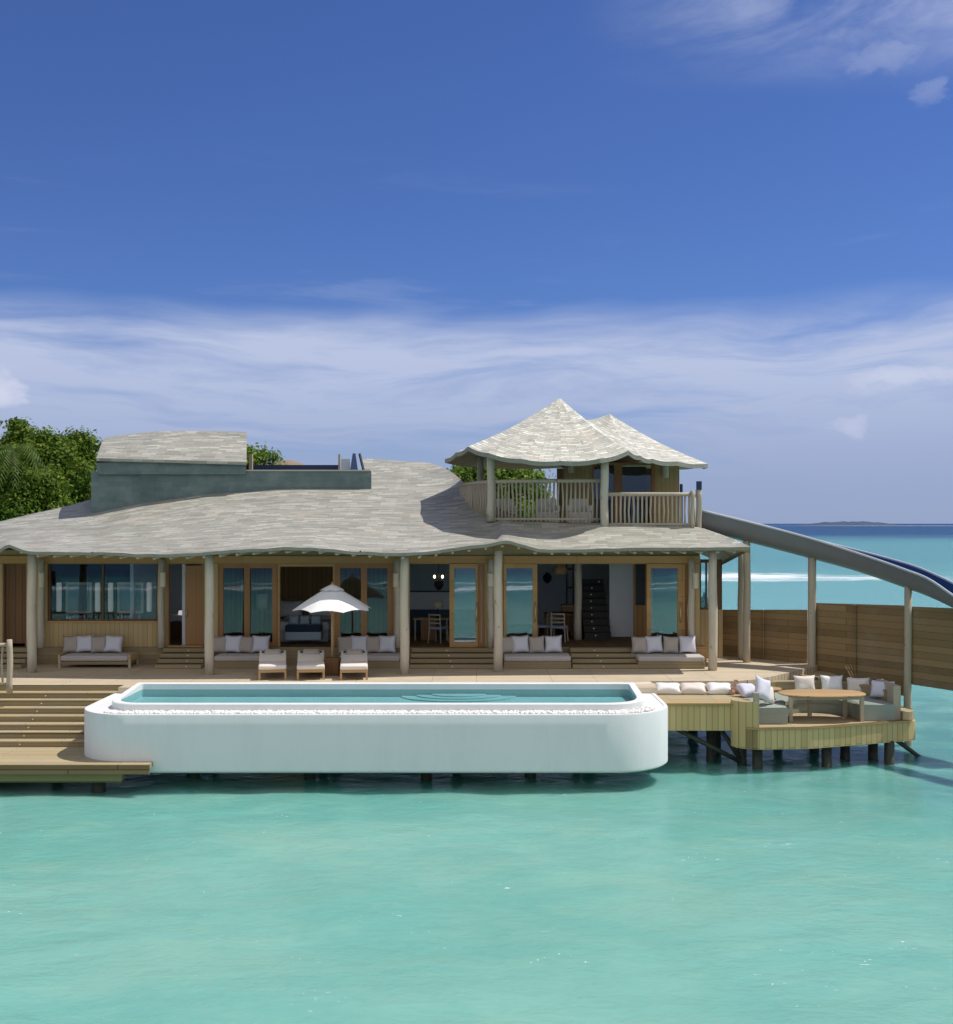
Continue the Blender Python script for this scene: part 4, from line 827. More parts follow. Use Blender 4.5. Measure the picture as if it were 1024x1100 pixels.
# room at the back of the pavilion
d = 37.0
box_part('pavilion_wall', 'vboard', WX(606, d), WX(636, d), d, d+.15, zl, WZ(498, d)); box_part('pavilion_wall', 'vboard', WX(704, d), WX(730, d), d, d+.15, zr, WZ(497, d))
box_part('pavilion_wall', 'vboard', WX(606, d), WX(730, d), 40.2, 40.35, zl, WZ(498, d)); box_part('pavilion_wall', 'vboard', WX(730, d)-.15, WX(730, d), d+.15, 40.2, zr, WZ(497, d))
pw = MB()
for a, b in ((636, 638.5), (660, 668.5), (700, 704)): pw.box(WX(a, d), WX(b, d), d-.02, d+.12, zr, WZ(497, d))
pw.box(WX(638.5, d), WX(700, d), d-.018, d+.118, WZ(499.5, d), WZ(497, d)-.001); pw = pw.build('pavilion_window', M['door'], villa)
for a, b in ((638.5, 660), (668.5, 700)): box_part('pane', 'glass_dark', WX(a, d), WX(b, d), d+.04, d+.05, zr, WZ(499.5, d), pw)
box_part('pavilion_back_wall', 'bluewall', WX(636, d), WX(704, d), 39.0, 39.1, zr, WZ(498, d))

# ------------------------------------------------------------------ water slide
def slide():
    root = thing('water_slide', 'long grey water slide with blue lining curving down from the upper balcony', 'water slide', (WX(875, 33), 33, 1.5))
    # px, near rim y, bottom y, far rim y, distance
    T = smooth([(753, 548.5, 570, 551, 33.6), (810, 562.5, 584, 564, 33.3), (865, 577, 598.5, 576, 32.8), (918, 593.5, 613, 588.5, 31.8), (970, 611.5, 630.5, 601.5, 30.4), (998, 622.6, 640.5, 609.5, 29.5), (1024, 640, 652, 620, 28.6), (1065, 664, 678, 640, 27.3), (1120, 702, 718, 676, 25.8)], 54)
    shell = []; lin = []; rim0 = []; rim1 = []
    for px, ny, by, fy, d in T:
        a = W(px, ny, d); b = W(px, by, d+0.42); c = W(px+3, fy, d+1.05); c.x = a.x+0.1
        m = (a+c)/2; h = m-b; ringo = []; ringi = []
        for k in range(13):
            th = math.pi*k/12; e = (a-m)*math.cos(th)-h*1.0*math.sin(th)**0.8; ringo.append(m+e); ringi.append(m+e*0.93+Vector((0, 0, 0.012)))
        shell.append(ringo); lin.append(ringi[:]); rim0.append(a+Vector((0, 0, 0.01))); rim1.append(c+Vector((0, 0, 0.01)))
    auto(MB().loft(shell, False).build('chute', M['slide'], root), 60); auto(MB().loft(lin, False).build('lining', M['slide_in'], root), 60)
    MB().tube(rim0, 0.035, 7).build('rim', M['slide_rim'], root, True); MB().tube(rim1, 0.035, 7).build('rim', M['slide_rim'], root, True)
    for px, d, top, r in ((796.5, 34.4, 588, 0.10), (802.5, 33.7, 581, 0.105), (872.5, 33.0, 599, 0.115), (975.5, 30.55, 630, 0.10)):
        MB().log(WX(px, d), d, -1.0 if px > 900 else ZD-0.1 if px < 850 else -1.0, WZ(top, d), r*1.05, r, 10).build('support_post', M['palepost'], root, True)
slide()

# ------------------------------------------------------------------ fence on the right
fe = thing('privacy_fence', 'brown horizontal board fence standing behind the dining platform', 'fence', (WX(900, 33), 33, 1.5))
def panel(pa, da, pb, db, ta, tb, ba, bb, n=2):
    for i in range(n):
        f0, f1 = i/n, (i+1)/n-0.008
        P = []
        for f in (f0, f1):
            d = da+(db-da)*f; x = WX(pa, da)+(WX(pb, db)-WX(pa, da))*f
            ztp = WZ(ta, da)+(WZ(tb, db)-WZ(ta, da))*f; zbt = WZ(ba, da)+(WZ(bb, db)-WZ(ba, da))*f; P.append((x, d, zbt, ztp))
        (x0, d0, b0, t0), (x1, d1, b1, t1) = P; nrm = Vector((d1-d0, -(x1-x0), 0)).normalized()*-0.03
        mb = MB(); mb.loft([[Vector((x0, d0, b0)), Vector((x1, d1, b1)), Vector((x1, d1, t1)), Vector((x0, d0, t0))], [Vector((x0, d0, b0))+nrm, Vector((x1, d1, b1))+nrm, Vector((x1, d1, t1))+nrm, Vector((x0, d0, t0))+nrm]], True, True, True)
        mb.build('board_panel', M['fence'], fe)
        if i: 
            b = MB().box(x0-.05, x0-.012, d0-.09, d0-.04, b0+.05, t0-.04); b.build('batten', M['fence'], fe)
panel(776, 35.4, 868, 33.4, 655, 655, 706, 714); panel(868.5, 33.25, 973, 30.75, 647.5, 650.5, 728, 748); panel(977.5, 30.6, 1090, 28.0, 651.5, 656, 735, 752)

# ------------------------------------------------------------------ dining platform
dp = thing('dining_platform', 'low timber dining platform on dark piles over the water at the right', 'platform', (9, 29, 0.6))
zfl = 1.05
def curve_pts(c, rx, ry, a0, a1, n=8): return [(c[0]+rx*math.cos(R(a0+(a1-a0)*k/n)), c[1]+ry*math.sin(R(a0+(a1-a0)*k/n))) for k in range(n+1)]
OUT = curve_pts((7.0, 27.85), 0.62, 0.55, 180, 262, 6)+[(8.2, 27.45), (9.5, 27.9), (10.6, 28.32)]+curve_pts((10.75, 28.85), 0.5, 0.5, 285, 372, 7)+[(11.1, 30.2), (10.6, 31.2), (9.6, 31.9), (8.2, 31.7), (6.9, 31.2), (6.38, 30)]
MB().prism([(x*1, y) for x, y in OUT], zfl-0.12, zfl-0.003).build('floor', M['tread'], dp)
def skirt(pts, z0, z1, name, mat, th=0.05, parent=None, closed=False):
    P = [Vector((p[0], p[1], 0)) for p in pts]; n = len(P); ins = []
    for i, p in enumerate(P):
        d = (P[min(i+1, n-1)]-P[max(i-1, 0)]).normalized(); ins.append(p+Vector((-d.y, d.x, 0))*th)
    mb = MB(); up = Vector((0, 0, 1))
    mb.loft([[p+up*z0 for p in P], [p+up*z1 for p in P], [p+up*z1 for p in ins], [p+up*z0 for p in ins]], False)
    for e in (0, -1): mb.face([P[e]+up*z0, P[e]+up*z1, ins[e]+up*z1, ins[e]+up*z0])
    return mb.build(name, M[mat], parent or dp)
front = [(x, y-0.06) for x, y in OUT[:10]]
front = [(x-0.05, y) for x, y in curve_pts((7.0, 27.80), 0.62, 0.55, 180, 262, 6)]+[(8.2, 27.37), (9.5, 27.82), (10.6, 28.24)]+curve_pts((10.78, 28.8), 0.5, 0.5, 290, 380, 6)
skirt(front[4:], 0.57, 1.06, 'fascia', 'fascia'); skirt([(x, y-.03) for x, y in front[4:12]], 1.061, 1.10, 'fascia_cap', 'beam', 0.12)
skirt(front[:7][::1], 0.57, 1.72, 'corner_fascia', 'fascia', 0.06)
b = MB(); cpo = WX(812, 27.45); b.box(cpo-.07, cpo+.05, 27.30, 27.42, 1.10, WZ(744, 27.4)); b.build('corner_post', M['palepost'], dp)
# lower side bench between the pool and the dining platform
sx0, sx1 = 4.62, WX(791, 27.7)
MB().box(sx0, sx1, 27.72, 27.78, 0.95, 1.58).build('side_fascia', M['fascia'], dp); MB().box(sx0, sx1+.3, 27.66, 27.82, 1.582, 1.64).build('side_cap', M['beam'], dp)
MB().box(sx0, sx1+.45, 27.82, 29.62, 1.5, 1.632).build('side_seat', M['tread'], dp); MB().box(sx0, 6.9, 29.63, 29.69, 1.0, 1.68).build('side_backing', M['riser'], dp)
for px, d, top in ((764, 28.6, 1.0), (797, 28.2, 0.9), (814, 27.75, 0.6), (875, 29.8, 1.0), (888, 27.95, 0.6), (908, 29.0, 0.6), (938, 28.9, 0.6), (955.5, 28.3, 0.6), (1000 if False else 836, 30.5, 1.0)):
    MB().tube([(WX(px, d), d, -1.2), (WX(px, d), d, top)], 0.125, 10, 0.05).build('pile', M['pile'], dp, True)
for a, b in ((W(727, 783, 27.95), W(795, 818, 28.05)), (W(776, 786, 28.1), W(795, 815, 28.1)), (W(963, 795, 28.5), W(1000, 822, 29.6))):
    MB().tube([a, b], 0.06, 7).build('brace', M['pile'], dp, True)
o = MB().prism(curve_pts((WX(866, 32.6), 32.1), 0.75, 0.5, 180, 360, 10)+[(WX(888, 32.8), 33.1), (WX(852, 32.4), 33.0)], 1.45, 1.74).build('step', M['tread'], dp)

# curved sofa round the table
def curved_sofa():
    root = thing('curved_sofa', 'curved outdoor sofa with grey green seat wrapping the dining table', 'sofa', (8.8, 29.6, zfl))
    inner = [(7.82, 28.05), (7.85, 28.6), (7.95, 29.1), (8.2, 29.5), (8.7, 29.78), (9.2, 29.8), (9.6, 29.6), (9.78, 29.2), (9.85, 28.8), (9.85, 28.5)]
    outer = [(6.98, 28.05), (6.98, 28.8), (7.05, 29.6), (7.4, 30.2), (8.2, 30.65), (9.2, 30.75), (10.1, 30.45), (10.55, 29.8), (10.68, 29.1), (10.68, 28.5)]
    def ring_solid(z0, z1, grow, name, mat, bev=0.0):
        mb = MB(); rings = []
        for (a, b) in zip(inner, outer):
            a = Vector((*a, 0)); b = Vector((*b, 0)); a = a+(a-b).normalized()*grow
            if bev: rings.append([a+Vector((0, 0, z0)), a+Vector((0, 0, z1-bev))+(a-b).normalized()*0.015, a+(b-a).normalized()*bev+Vector((0, 0, z1)), b+Vector((0, 0, z1-.01)), b+Vector((0, 0, z0))])
            else: rings.append([a+Vector((0, 0, z0)), a+Vector((0, 0, z1)), b+Vector((0, 0, z1)), b+Vector((0, 0, z0))])
        mb.loft(rings, True, True, True); return auto(mb.build(name, M[mat], root), 40)
    ring_solid(zfl, zfl+.26, 0, 'base', 'cloth_sage'); ring_solid(zfl+.262, zfl+.42, .03, 'seat', 'cloth_sage', .05)
    mb = MB(); rings = []; c = Vector((8.8, 28.9, 0))
    for b in outer[2:9]:
        b = Vector((*b, 0)); o_ = (b-c).normalized()
        rings.append([b+o_*.01+Vector((0, 0, zfl)), b-o_*.02+Vector((0, 0, zfl+.70)), b+o_*.12+Vector((0, 0, zfl+.72)), b+o_*.14+Vector((0, 0, zfl))])
    mb.loft(rings, True, True, True); mb.build('backrest', M['riser'], root)
    mb = MB().box(10.69, 10.88, 28.62, 29.9, zfl, 1.93).bevel(.02); mb.build('end_panel', M['palepost'], root)
    MB().prism(curve_pts((10.95, 29.0), 0.36, 0.5, -90, 60, 8)+[(10.89, 29.4), (10.89, 28.5)], 1.06, 1.28).build('side_ledge', M['tread'], root)
curved_sofa()
# dining table
def table():
    d = 28.75; x = WX(883, d); zt_ = WZ(744, d); root = thing('dining_table', 'oval teak table on four legs in front of the curved sofa', 'table', (x, d, zfl))
    mb = MB(); el = lambda a, b, z: [(x+a*math.copysign(abs(math.cos(t))**0.8, math.cos(t)), d+b*math.copysign(abs(math.sin(t))**0.8, math.sin(t)), z) for t in [2*math.pi*k/36 for k in range(36)]]
    mb.loft([el(1.06, .56, zt_-.05), el(1.10, .60, zt_-.035), el(1.10, .60, zt_-.008), el(1.08, .58, zt_)], True, True, True); auto(mb.build('table_top', M['teak'], root), 40)
    for px, dd in ((849.5, 28.4), (926, 28.45), (870, 29.1), (908, 29.1)):
        lx = WX(px, dd); MB().box(lx-.045, lx+.045, dd-.045, dd+.045, zfl, zt_-.052).build('leg', M['palepost'], root)
    f = MB(); f.box(WX(849.5, 28.4)+.047, WX(926, 28.45)-.047, 28.385, 28.42, zt_-.13, zt_-.053); f.build('apron', M['palepost'], root)
table()

# ------------------------------------------------------------------ sofas and cushions on the verandah
def cushion(name, label, cat, c, w, h, t, mat, rx=0.0, rz=0.0, ry=0.0, group=None, seed=0):
    Mx = Matrix.Rotation(rz, 3, 'Z') @ Matrix.Rotation(rx, 3, 'X') @ Matrix.Rotation(ry, 3, 'Y'); mb = MB(); mb.pillow((0, 0, 0), w, h, t, Mx, 11, seed)
    o = mb.build(name, M[mat], None, True, weld=True); o.location = c; return tag(o, label, cat, group)
SOFAS = [(62, 140, 32.35, 'below the wide bathroom window', (76, 91, 106.5, 122.5)), (229.5, 296, 32.3, 'behind the left lounger', (236, 250.5, 264.5, 280.5)), (363, 429.5, 32.3, 'behind the right lounger', (371.5, 386, 400.5, 416)),
         (541.5, 614, 32.25, 'right of the post beside the lounge steps', (546, 559, 576.5, 594.5)), (685.5, 757.5, 32.2, 'against the right corner post', (687, 703, 721, 739))]
ordn = ['first', 'second', 'third', 'fourth']
for si, (a, b, d, where, cps) in enumerate(SOFAS):
    x0, x1 = WX(a, d), WX(b, d); cx = (x0+x1)/2
    root = thing('verandah_sofa', 'greige padded verandah sofa '+where, 'sofa', (cx, d+.45, ZD), 'sofas along the verandah')
    if si == 0:
        for sx in (x0, x1-.07):
            for yy in (d+.02, d+.8): MB().box(sx, sx+.07, yy, yy+.07, ZD, ZD+.2).build('leg', M['palepost'], root)
            MB().box(sx, sx+.07, d+.02, d+.87, ZD+.2, ZD+.38).build('armrest', M['vboard'], root)
        MB().box(x0+.071, x1-.071, d+.04, d+.85, ZD+.1, ZD+.19).build('base', M['riser'], root); sc = (x0+.075, x1-.075)
    else:
        MB().box(x0, x1, d, d+.86, ZD, ZD+.2).bevel(.015, 1).build('base', M['riser'], root); sc = (x0+.01, x1-.01)
    o = MB().box(sc[0], sc[1], d-.02, d+.85, ZD+.202, ZD+.36).bevel(.045, 3).build('seat', M['cloth_grey'], root, True); auto(o, 50)
    for k, px in enumerate(cps):
        mat = 'cloth_beige' if k % 2 == 0 else 'cloth_lav'; nm = 'beige' if k % 2 == 0 else 'white'; dd = d+.66
        wd = 0.50 if k % 2 == 0 else .54
        cushion('scatter_cushion', f'{nm} cushion, {ordn[k]} on the sofa {where}', 'cushion', (WX(px, dd), dd+random.uniform(-.03, .03), ZD+.62+(0.02 if k % 2 else 0)), wd, .53, .2, mat, R(-14+random.uniform(-4, 4)), R(random.uniform(-10, 10)), R(random.uniform(-4, 4)), 'scatter cushions on the verandah sofas', si*7+k)
# flat cushions along the lower side bench
for k, (px, mat, nm) in enumerate(((690, 'cloth_cream', 'cream'), (717.5, 'cloth_white', 'white'), (745, 'cloth_cream', 'cream'), (773.5, 'cloth_white', 'white'))):
    wh = ['at the pool end', 'next to the cream one by the pool', 'between two white ones', 'nearest the terracotta jugs'][k]
    cushion('bench_cushion', f'{nm} cushion lying on the low bench, {wh}', 'cushion', (WX(px, 29.2), 29.25, 1.765), .72, .44, .24, mat, R(-64), R(random.uniform(-5, 5)), 0, 'cushions on the low bench', 50+k)
# cushions on the curved sofa
for k, (px, d, z, w, mat, rz, lab) in enumerate(((864.5, 30.35, 1.73, .62, 'cloth_cream', 5, 'cream cushion, leftmost along the back of the curved sofa'), (894, 30.45, 1.72, .64, 'cloth_white', 0, 'white cushion second along the back of the curved sofa'),
        (922, 30.2, 1.70, .62, 'cloth_cream', -14, 'cream cushion between two white ones on the curved sofa'), (947.5, 29.35, 1.73, .64, 'cloth_lav', -38, 'white cushion leaning on the right end of the curved sofa'))):
    cushion('sofa_cushion', lab, 'cushion', (WX(px, d), d, z), w, .48, .2, mat, R(-14), R(rz), 0, 'cushions on the curved sofa', 70+k)
cushion('sofa_cushion', 'upright white cushion at the left corner of the curved sofa, leaning steeply', 'cushion', (WX(819.5, 28.3), 28.3, 1.90), .56, .62, .2, 'cloth_lav', R(-16), R(38), R(22), 'cushions on the curved sofa', 81)
cushion('sofa_cushion', 'white cushion slumped low against the left arm of the curved sofa', 'cushion', (WX(826, 28.5), 28.55, 1.72), .5, .5, .18, 'cloth_cream', R(-14), R(50), R(16), 'cushions on the curved sofa', 82)
cushion('sofa_cushion', 'pale round bolster lying on the bench end left of the dining table', 'cushion', (WX(805, 28.6), 28.75, 1.79), .55, .50, .26, 'cloth_lav', R(-60), R(20), 0, 'cushions on the curved sofa', 83)
# jugs and small tray table
def jug(px, d, r, h, lab, z):
    x = WX(px, d); o = MB().lathe(x, d, [(r*.7, z), (r, z+h*.25), (r*.95, z+h*.5), (r*.45, z+h*.72), (r*.42, z+h*.9), (r*.6, z+h)], 14).build('jug', M['terra'], None, True); auto(o, 50); tag(o, lab, 'jug', 'jugs on the low bench')
jug(790.5, 29.3, .10, .36, 'tall pink terracotta jug beside the bench cushions', 1.634); jug(797.5, 29.2, .085, .22, 'short pink terracotta jug right of the tall one', 1.634); jug(786.5, 29.05, .075, .2, 'small terracotta jug nearest the white bench cushion', 1.634)
tt = thing('side_table', 'low round wooden side table between the bench and the dining table', 'side table', (WX(829, 29.4), 29.45, 1.45))
x = WX(829, 29.45); MB().lathe(x, 29.45, [(.24, 1.70), (.26, 1.715), (.26, 1.74), (.25, 1.755)], 20).build('table_top', M['teak'], tt, False); MB().lathe(x, 29.45, [(.10, 1.45), (.07, 1.6), (.09, 1.698)], 12).build('pedestal', M['vboard'], tt)
fc = thing('folding_chair', 'small brown folding chair behind the curved sofa', 'chair', (WX(925, 32), 32, 1.4))
d = 31.85; zc = WZ(732, d)
for sx in (-.16, .16):
    x = WX(922, d)+sx; MB().tube([(x+.25, d, zc-.5), (x-.12, d+.2, zc+.42)], .025, 6).build('leg', M['teak'], fc); MB().tube([(x-.2, d, zc-.5), (x+.25, d+.1, zc+.08)], .025, 6).build('leg', M['teak'], fc)
for q in range(4): MB().tube([(WX(922, d)-.10+.085*q, d+.1, zc+.02), (WX(922, d)-.30+.085*q, d+.2, zc+.40)], .03, 5).build('back_slat', M['teak'], fc)
MB().box(WX(922, d)-.05, WX(922, d)+.45, d-.1, d+.3, zc-.05, zc-.01).build('seat', M['teak'], fc)

# ------------------------------------------------------------------ loungers, parasol
def lounger():
    root = thing('sun_lounger', 'timber sun lounger with cream pad, directly left of the other two by the pool', 'sun lounger', (0, 0, 0), 'sun loungers beside the pool', True)
    w = .37; L = 1.86
    f = MB(); f.box(-w, w, .04, .10, .20, .27); f.box(-w, -w+.05, .1, L, .20, .27); f.box(w-.05, w, .1, L, .20, .27); f.box(-w+.05, w-.05, L-.06, L, .20, .27); f.bevel(.006, 1).build('frame', M['teak'], root)
    for sx in (-w, w-.055):
        for yy in (.04, L-.06): MB().box(sx, sx+.055, yy, yy+.055, 0, .199 if yy < 1 else .199).build('leg', M['teak'], root)
    MB().box(-w+.06, w-.06, .11, 1.1, .235, .265).build('slats', M['teak'], root)
    p = MB().box(-w+.0, w-.0, .0, 1.02, .275, .40).bevel(.045, 3).build('seat_pad', M['cloth_cream'], root); auto(p, 50)
    bk = MB(); bk.loft([[(-w, 1.03, .285), (w, 1.03, .285), (w, 1.0, .39), (-w, 1.0, .39)], [(-w, L-.05, .50), (w, L-.05, .50), (w, L-.12, .61), (-w, L-.12, .61)]], True, True, True); bk.bevel(.03, 2); p = bk.build('back_pad', M['cloth_cream'], root); auto(p, 50)
    MB().pillow((0, 1.54, .575), .52, .24, .12, Matrix.Rotation(R(-62), 3, 'X'), 9, 3).build('head_pillow', M['cloth_beige'], root, True, weld=True)
    for sx in (-.27, .27): MB().pillow((sx, 1.58, .58), .07, .1, .04, Matrix.Rotation(R(-62), 3, 'X'), 5).build('strap', M['navymetal'], root, True)
    for sx in (-.28, .28): MB().tube([(sx, 1.35, .25), (sx, 1.62, .42)], .02, 6).build('back_support', M['teak'], root)
    return root
l0 = lounger(); l0.location = (WX(293, 29.9), 29.86, ZD); l0.rotation_euler = (0, 0, R(10)); l0['label'] = 'timber sun lounger with cream pad standing furthest from the parasol pole'
dup(l0, (WX(334, 29.9), 29.88, ZD), R(8.2), 'timber sun lounger with cream pad directly left of the parasol base')
dup(l0, (WX(380.5, 29.9), 29.84, ZD), R(6.0), 'timber sun lounger with cream pad directly right of the parasol base')
def parasol():
    d = 30.95; x = WX(357, d); za = WZ(628.5, d); zr_ = WZ(655, d); root = thing('parasol', 'white octagonal parasol on a timber pole standing between the loungers', 'parasol', (x, d, ZD))
    MB().tube([(x, d, ZD+.3), (x, d, za-.03)], .032, 10).build('pole', M['teak'], root, True)
    mb = MB(); rings = []
    ro = 1.14; n8 = 8
    def rim(r, z, sagk):
        out = []
        for k in range(n8*6):
            f = (k % 6)/6; a = R(22.5)+2*math.pi*k/(n8*6); ch = math.cos(math.pi/n8)/math.cos((f-.5)*2*math.pi/n8)*1.0
            scal = 1-0.05*math.sin(math.pi*f)*sagk; rr = r*ch*scal; out.append((x+rr*math.cos(a), d+rr*math.sin(a), z+.07*sagk*math.sin(math.pi*f)*0.7))
        return out
    for t in np.linspace(1, .12, 9):
        z = zr_+(za-.07-zr_)*((1-t)/.88)**0.94; rings.append(rim(ro*t, z, t))
    mb.loft(rings[:1]+rings, True, False, False) if False else mb.loft(rings, True, False, True); cn = mb.build('canopy', M['cloth_white'], root); auto(cn, 25)
    v = MB(); v.loft([rim(.36, za-.15, .4), rim(.12, za-.02, .1), rim(.02, za+.02, 0)], True, False, True); auto(v.build('vent_cap', M['cloth_white'], root), 25)
    MB().lathe(x, d, [(.02, za), (.035, za+.04), (.01, za+.09)], 8).build('finial', M['teak'], root)
    for k in range(8):
        a = R(22.5+45*k); MB().tube([(x+.04*math.cos(a), d+.04*math.sin(a), za-.13), (x+1.05*math.cos(a), d+1.05*math.sin(a), zr_-.012)], .014, 5).build('rib', M['teak'], root)
        MB().tube([(x+.03*math.cos(a), d+.03*math.sin(a), zr_-.1), (x+.55*math.cos(a), d+.55*math.sin(a), (zr_+za)/2-.1)], .011, 5).build('strut', M['teak'], root)
    MB().box(x-.21, x+.21, d-.2, d+.2, ZD, ZD+.48).bevel(.02).build('base', M['darkdoor'], root)
parasol()

# ------------------------------------------------------------------ wall lamps
def lamp(px, py0, py1, d, wpx, lab):
    x = WX(px, d); r = wpx/2*d/F; z0, z1 = WZ(py1, d), WZ(py0, d); root = thing('wall_lamp', lab, 'wall lamp', (x, d, z0), 'cream wall lamps on the villa')
    MB().lathe(x, d, [(r*.9, z0), (r, z0+.02), (r, z1-.02), (r*.9, z1)], 12).build('lamp_shade', M['lampbox'], root, False); MB().box(x-.03, x+.03, d+r*.8, d+r+.10, (z0+z1)/2-.04, (z0+z1)/2+.04).build('bracket', M['palepost'], root)
lamp(44.5, 615, 630.5, 33.0, 6, 'cream box wall lamp left of the wide bathroom window'); lamp(175, 615, 630.5, 33.0, 6, 'cream box wall lamp right of the wide bathroom window, beside the brown doorway')
lamp(425.5, 615.5, 630.5, 33.0, 6.5, 'cream box wall lamp right of the bedroom doors'); lamp(527, 616, 630, 33.0, 7, 'cream box wall lamp right of the open lounge door'); lamp(747.5, 615.5, 632, 32.95, 6, 'cream box wall lamp beside the right corner post')
lamp(715, 501, 513, 36.8, 7, 'cream wall lamp on the tan wall of the upper pavilion'); lamp(613.5, 500.5, 508, 36.8, 6, 'small wall lamp under the upper pavilion roof, left of its window')

# ------------------------------------------------------------------ things seen inside
for px, lab in ((84.5, 'square pale framed bathroom mirror behind the left window pane'), (140, 'square pale framed bathroom mirror behind the right window pane')):
    d = 33.85; x0, x1, z0, z1 = WX(px-14, d), WX(px+14, d), WZ(659, d), WZ(625.5, d); root = thing('bathroom_mirror', lab, 'mirror', ((x0+x1)/2, d, z0), 'bathroom mirrors')
    f = MB()
    for q in ((x0, x0+.07, z0, z1), (x1-.07, x1, z0, z1), (x0+.07, x1-.07, z0, z0+.07), (x0+.07, x1-.07, z1-.07, z1)): f.box(q[0], q[1], d, d+.05, q[2], q[3])
    f.build('frame', M['paleframe'], root); MB().box(x0+.07, x1-.07, d+.02, d+.04, z0+.07, z1-.07).build('mirror_face', M['mirror'], root)
    for sx, nm in ((-21.5, 'left'), (20, 'right')):
        side = ('left' if px < 100 else 'right')
        o = MB().lathe(WX(px+sx, d), d+.03, [(.07, WZ(657, d)), (.08, WZ(655, d)), (.08, WZ(628, d)), (.07, WZ(626, d))], 10).build('vanity_lamp', M['lampshade'], None, True); tag(o, f'tall cream vanity light {nm} of the {side} bathroom mirror', 'lamp', 'vanity lights'); auto(o, 40)
va = thing('vanity_counter', 'bathroom counter with white basins behind the wide window', 'counter', (WX(110, 33.9), 33.9, ZF))
MB().box(WX(52, 33.8), WX(169, 33.8), 33.62, 34.2, 3.11, 3.17).build('counter_top', M['darkdoor'], va); MB().box(WX(53, 33.8), WX(168, 33.8), 33.65, 34.15, ZF, 3.10).build('cabinet', M['darkdoor'], va)
for px in (83, 140): MB().lathe(WX(px, 33.9), 33.9, [(.16, 3.172), (.24, 3.27), (.25, 3.29), (.22, 3.27), (.1, 3.2)], 18).build('basin', M['wallpaint'], va, True)
for px, h in ((72, .16), (75, .12), (91, .17), (127, .14), (131, .18), (150, .15)): MB().lathe(WX(px, 33.7), 33.7, [(.03, 3.171), (.035, 3.19), (.03, 3.17+h*.8), (.015, 3.17+h)], 8).build('bottle', M['cloth_white'], va, True)
# small room behind the brown doorway
tl = thing('table_lamp', 'white shaded table lamp seen through the doorway with the brown door', 'lamp', (WX(196, 36), 36, 2.9)); x = WX(196, 36)
MB().lathe(x, 36, [(.17, WZ(667, 36)), (.12, WZ(656, 36))], 14).build('lamp_shade', M['lit'], tl, True); MB().lathe(x, 36, [(.09, 2.95), (.03, 3.0), (.03, WZ(666, 36))], 10).build('stem', M['brass'], tl)
nt = thing('bedside_cabinet', 'low brown cabinet with white linen inside the brown doorway', 'cabinet', (WX(195, 36), 36, ZF)); MB().box(WX(181, 36), WX(207, 36), 35.7, 36.4, ZF, 2.95).build('cabinet', M['darkdoor'], nt); MB().box(WX(182, 36), WX(198, 36), 35.72, 36.2, 2.952, 3.15).bevel(.04).build('linen', M['cloth_lav'], nt)
# bedroom
bd = thing('double_bed', 'white double bed inside the open bedroom doors', 'bed', (WX(330, 36), 36, ZF))
x0, x1 = WX(303, 36), WX(357, 36)
MB().box(x0, x1, 34.95, 37.2, ZF, 2.72).build('base', M['cloth_lav'], bd); o = MB().box(x0-.02, x1+.02, 34.92, 37.22, 2.722, 3.02).bevel(.08, 3).build('mattress', M['cloth_white'], bd); auto(o, 50)
MB().box(x0-.2, x1+.2, 37.23, 37.35, ZF, 3.6).build('headboard', M['paneling'], bd)
for px in (312, 346): o = MB().pillow((WX(px, 36.9), 36.85, 3.28), .9, .62, .22, Matrix.Rotation(R(-25), 3, 'X'), 9, px).build('bed_pillow', M['cloth_white'], bd, True, weld=True)
MB().box(x0-.03, x1+.03, 34.9, 35.6, 3.022, 3.045).bevel(.01, 1).build('throw', M['cloth_blue'], bd)
tk = thing('foot_bench', 'pale blue and navy upholstered bench at the foot of the bed', 'bench', (WX(326, 34.2), 34.2, ZF)); d = 34.1
MB().box(WX(305.5, d), WX(345, d), d, d+.5, ZF+.12, WZ(679, d)).bevel(.03).build('base', M['cloth_sky'], tk); MB().box(WX(306, d), WX(344.5, d), d+.02, d+.5, WZ(679, d)+.002, WZ(671.5, d)).bevel(.03).build('seat', M['cloth_navy'], tk)
for k, px in enumerate((313, 325, 337.5)): MB().pillow((WX(px, d), d+.42, WZ(667.5, d)), .36, .32, .12, Matrix.Rotation(R(-10), 3, 'X'), 7, k).build('bench_pillow', M['cloth_sky'], tk, True, weld=True)
fl_ = thing('floor_lamp', 'tall floor lamp with cream shade behind the left bedroom door', 'lamp', (WX(281, 35.2), 35.2, ZF)); x = WX(281.5, 35.2)
MB().lathe(x, 35.2, [(.19, WZ(654, 35.2)), (.18, WZ(638, 35.2))], 16).build('lamp_shade', M['lampbox'], fl_, True); MB().tube([(x, 35.2, ZF+.03), (x, 35.2, WZ(652, 35.2))], .02, 8).build('stem', M['palepost'], fl_); MB().lathe(x, 35.2, [(.16, ZF), (.15, ZF+.03)], 14).build('base', M['dark'], fl_)
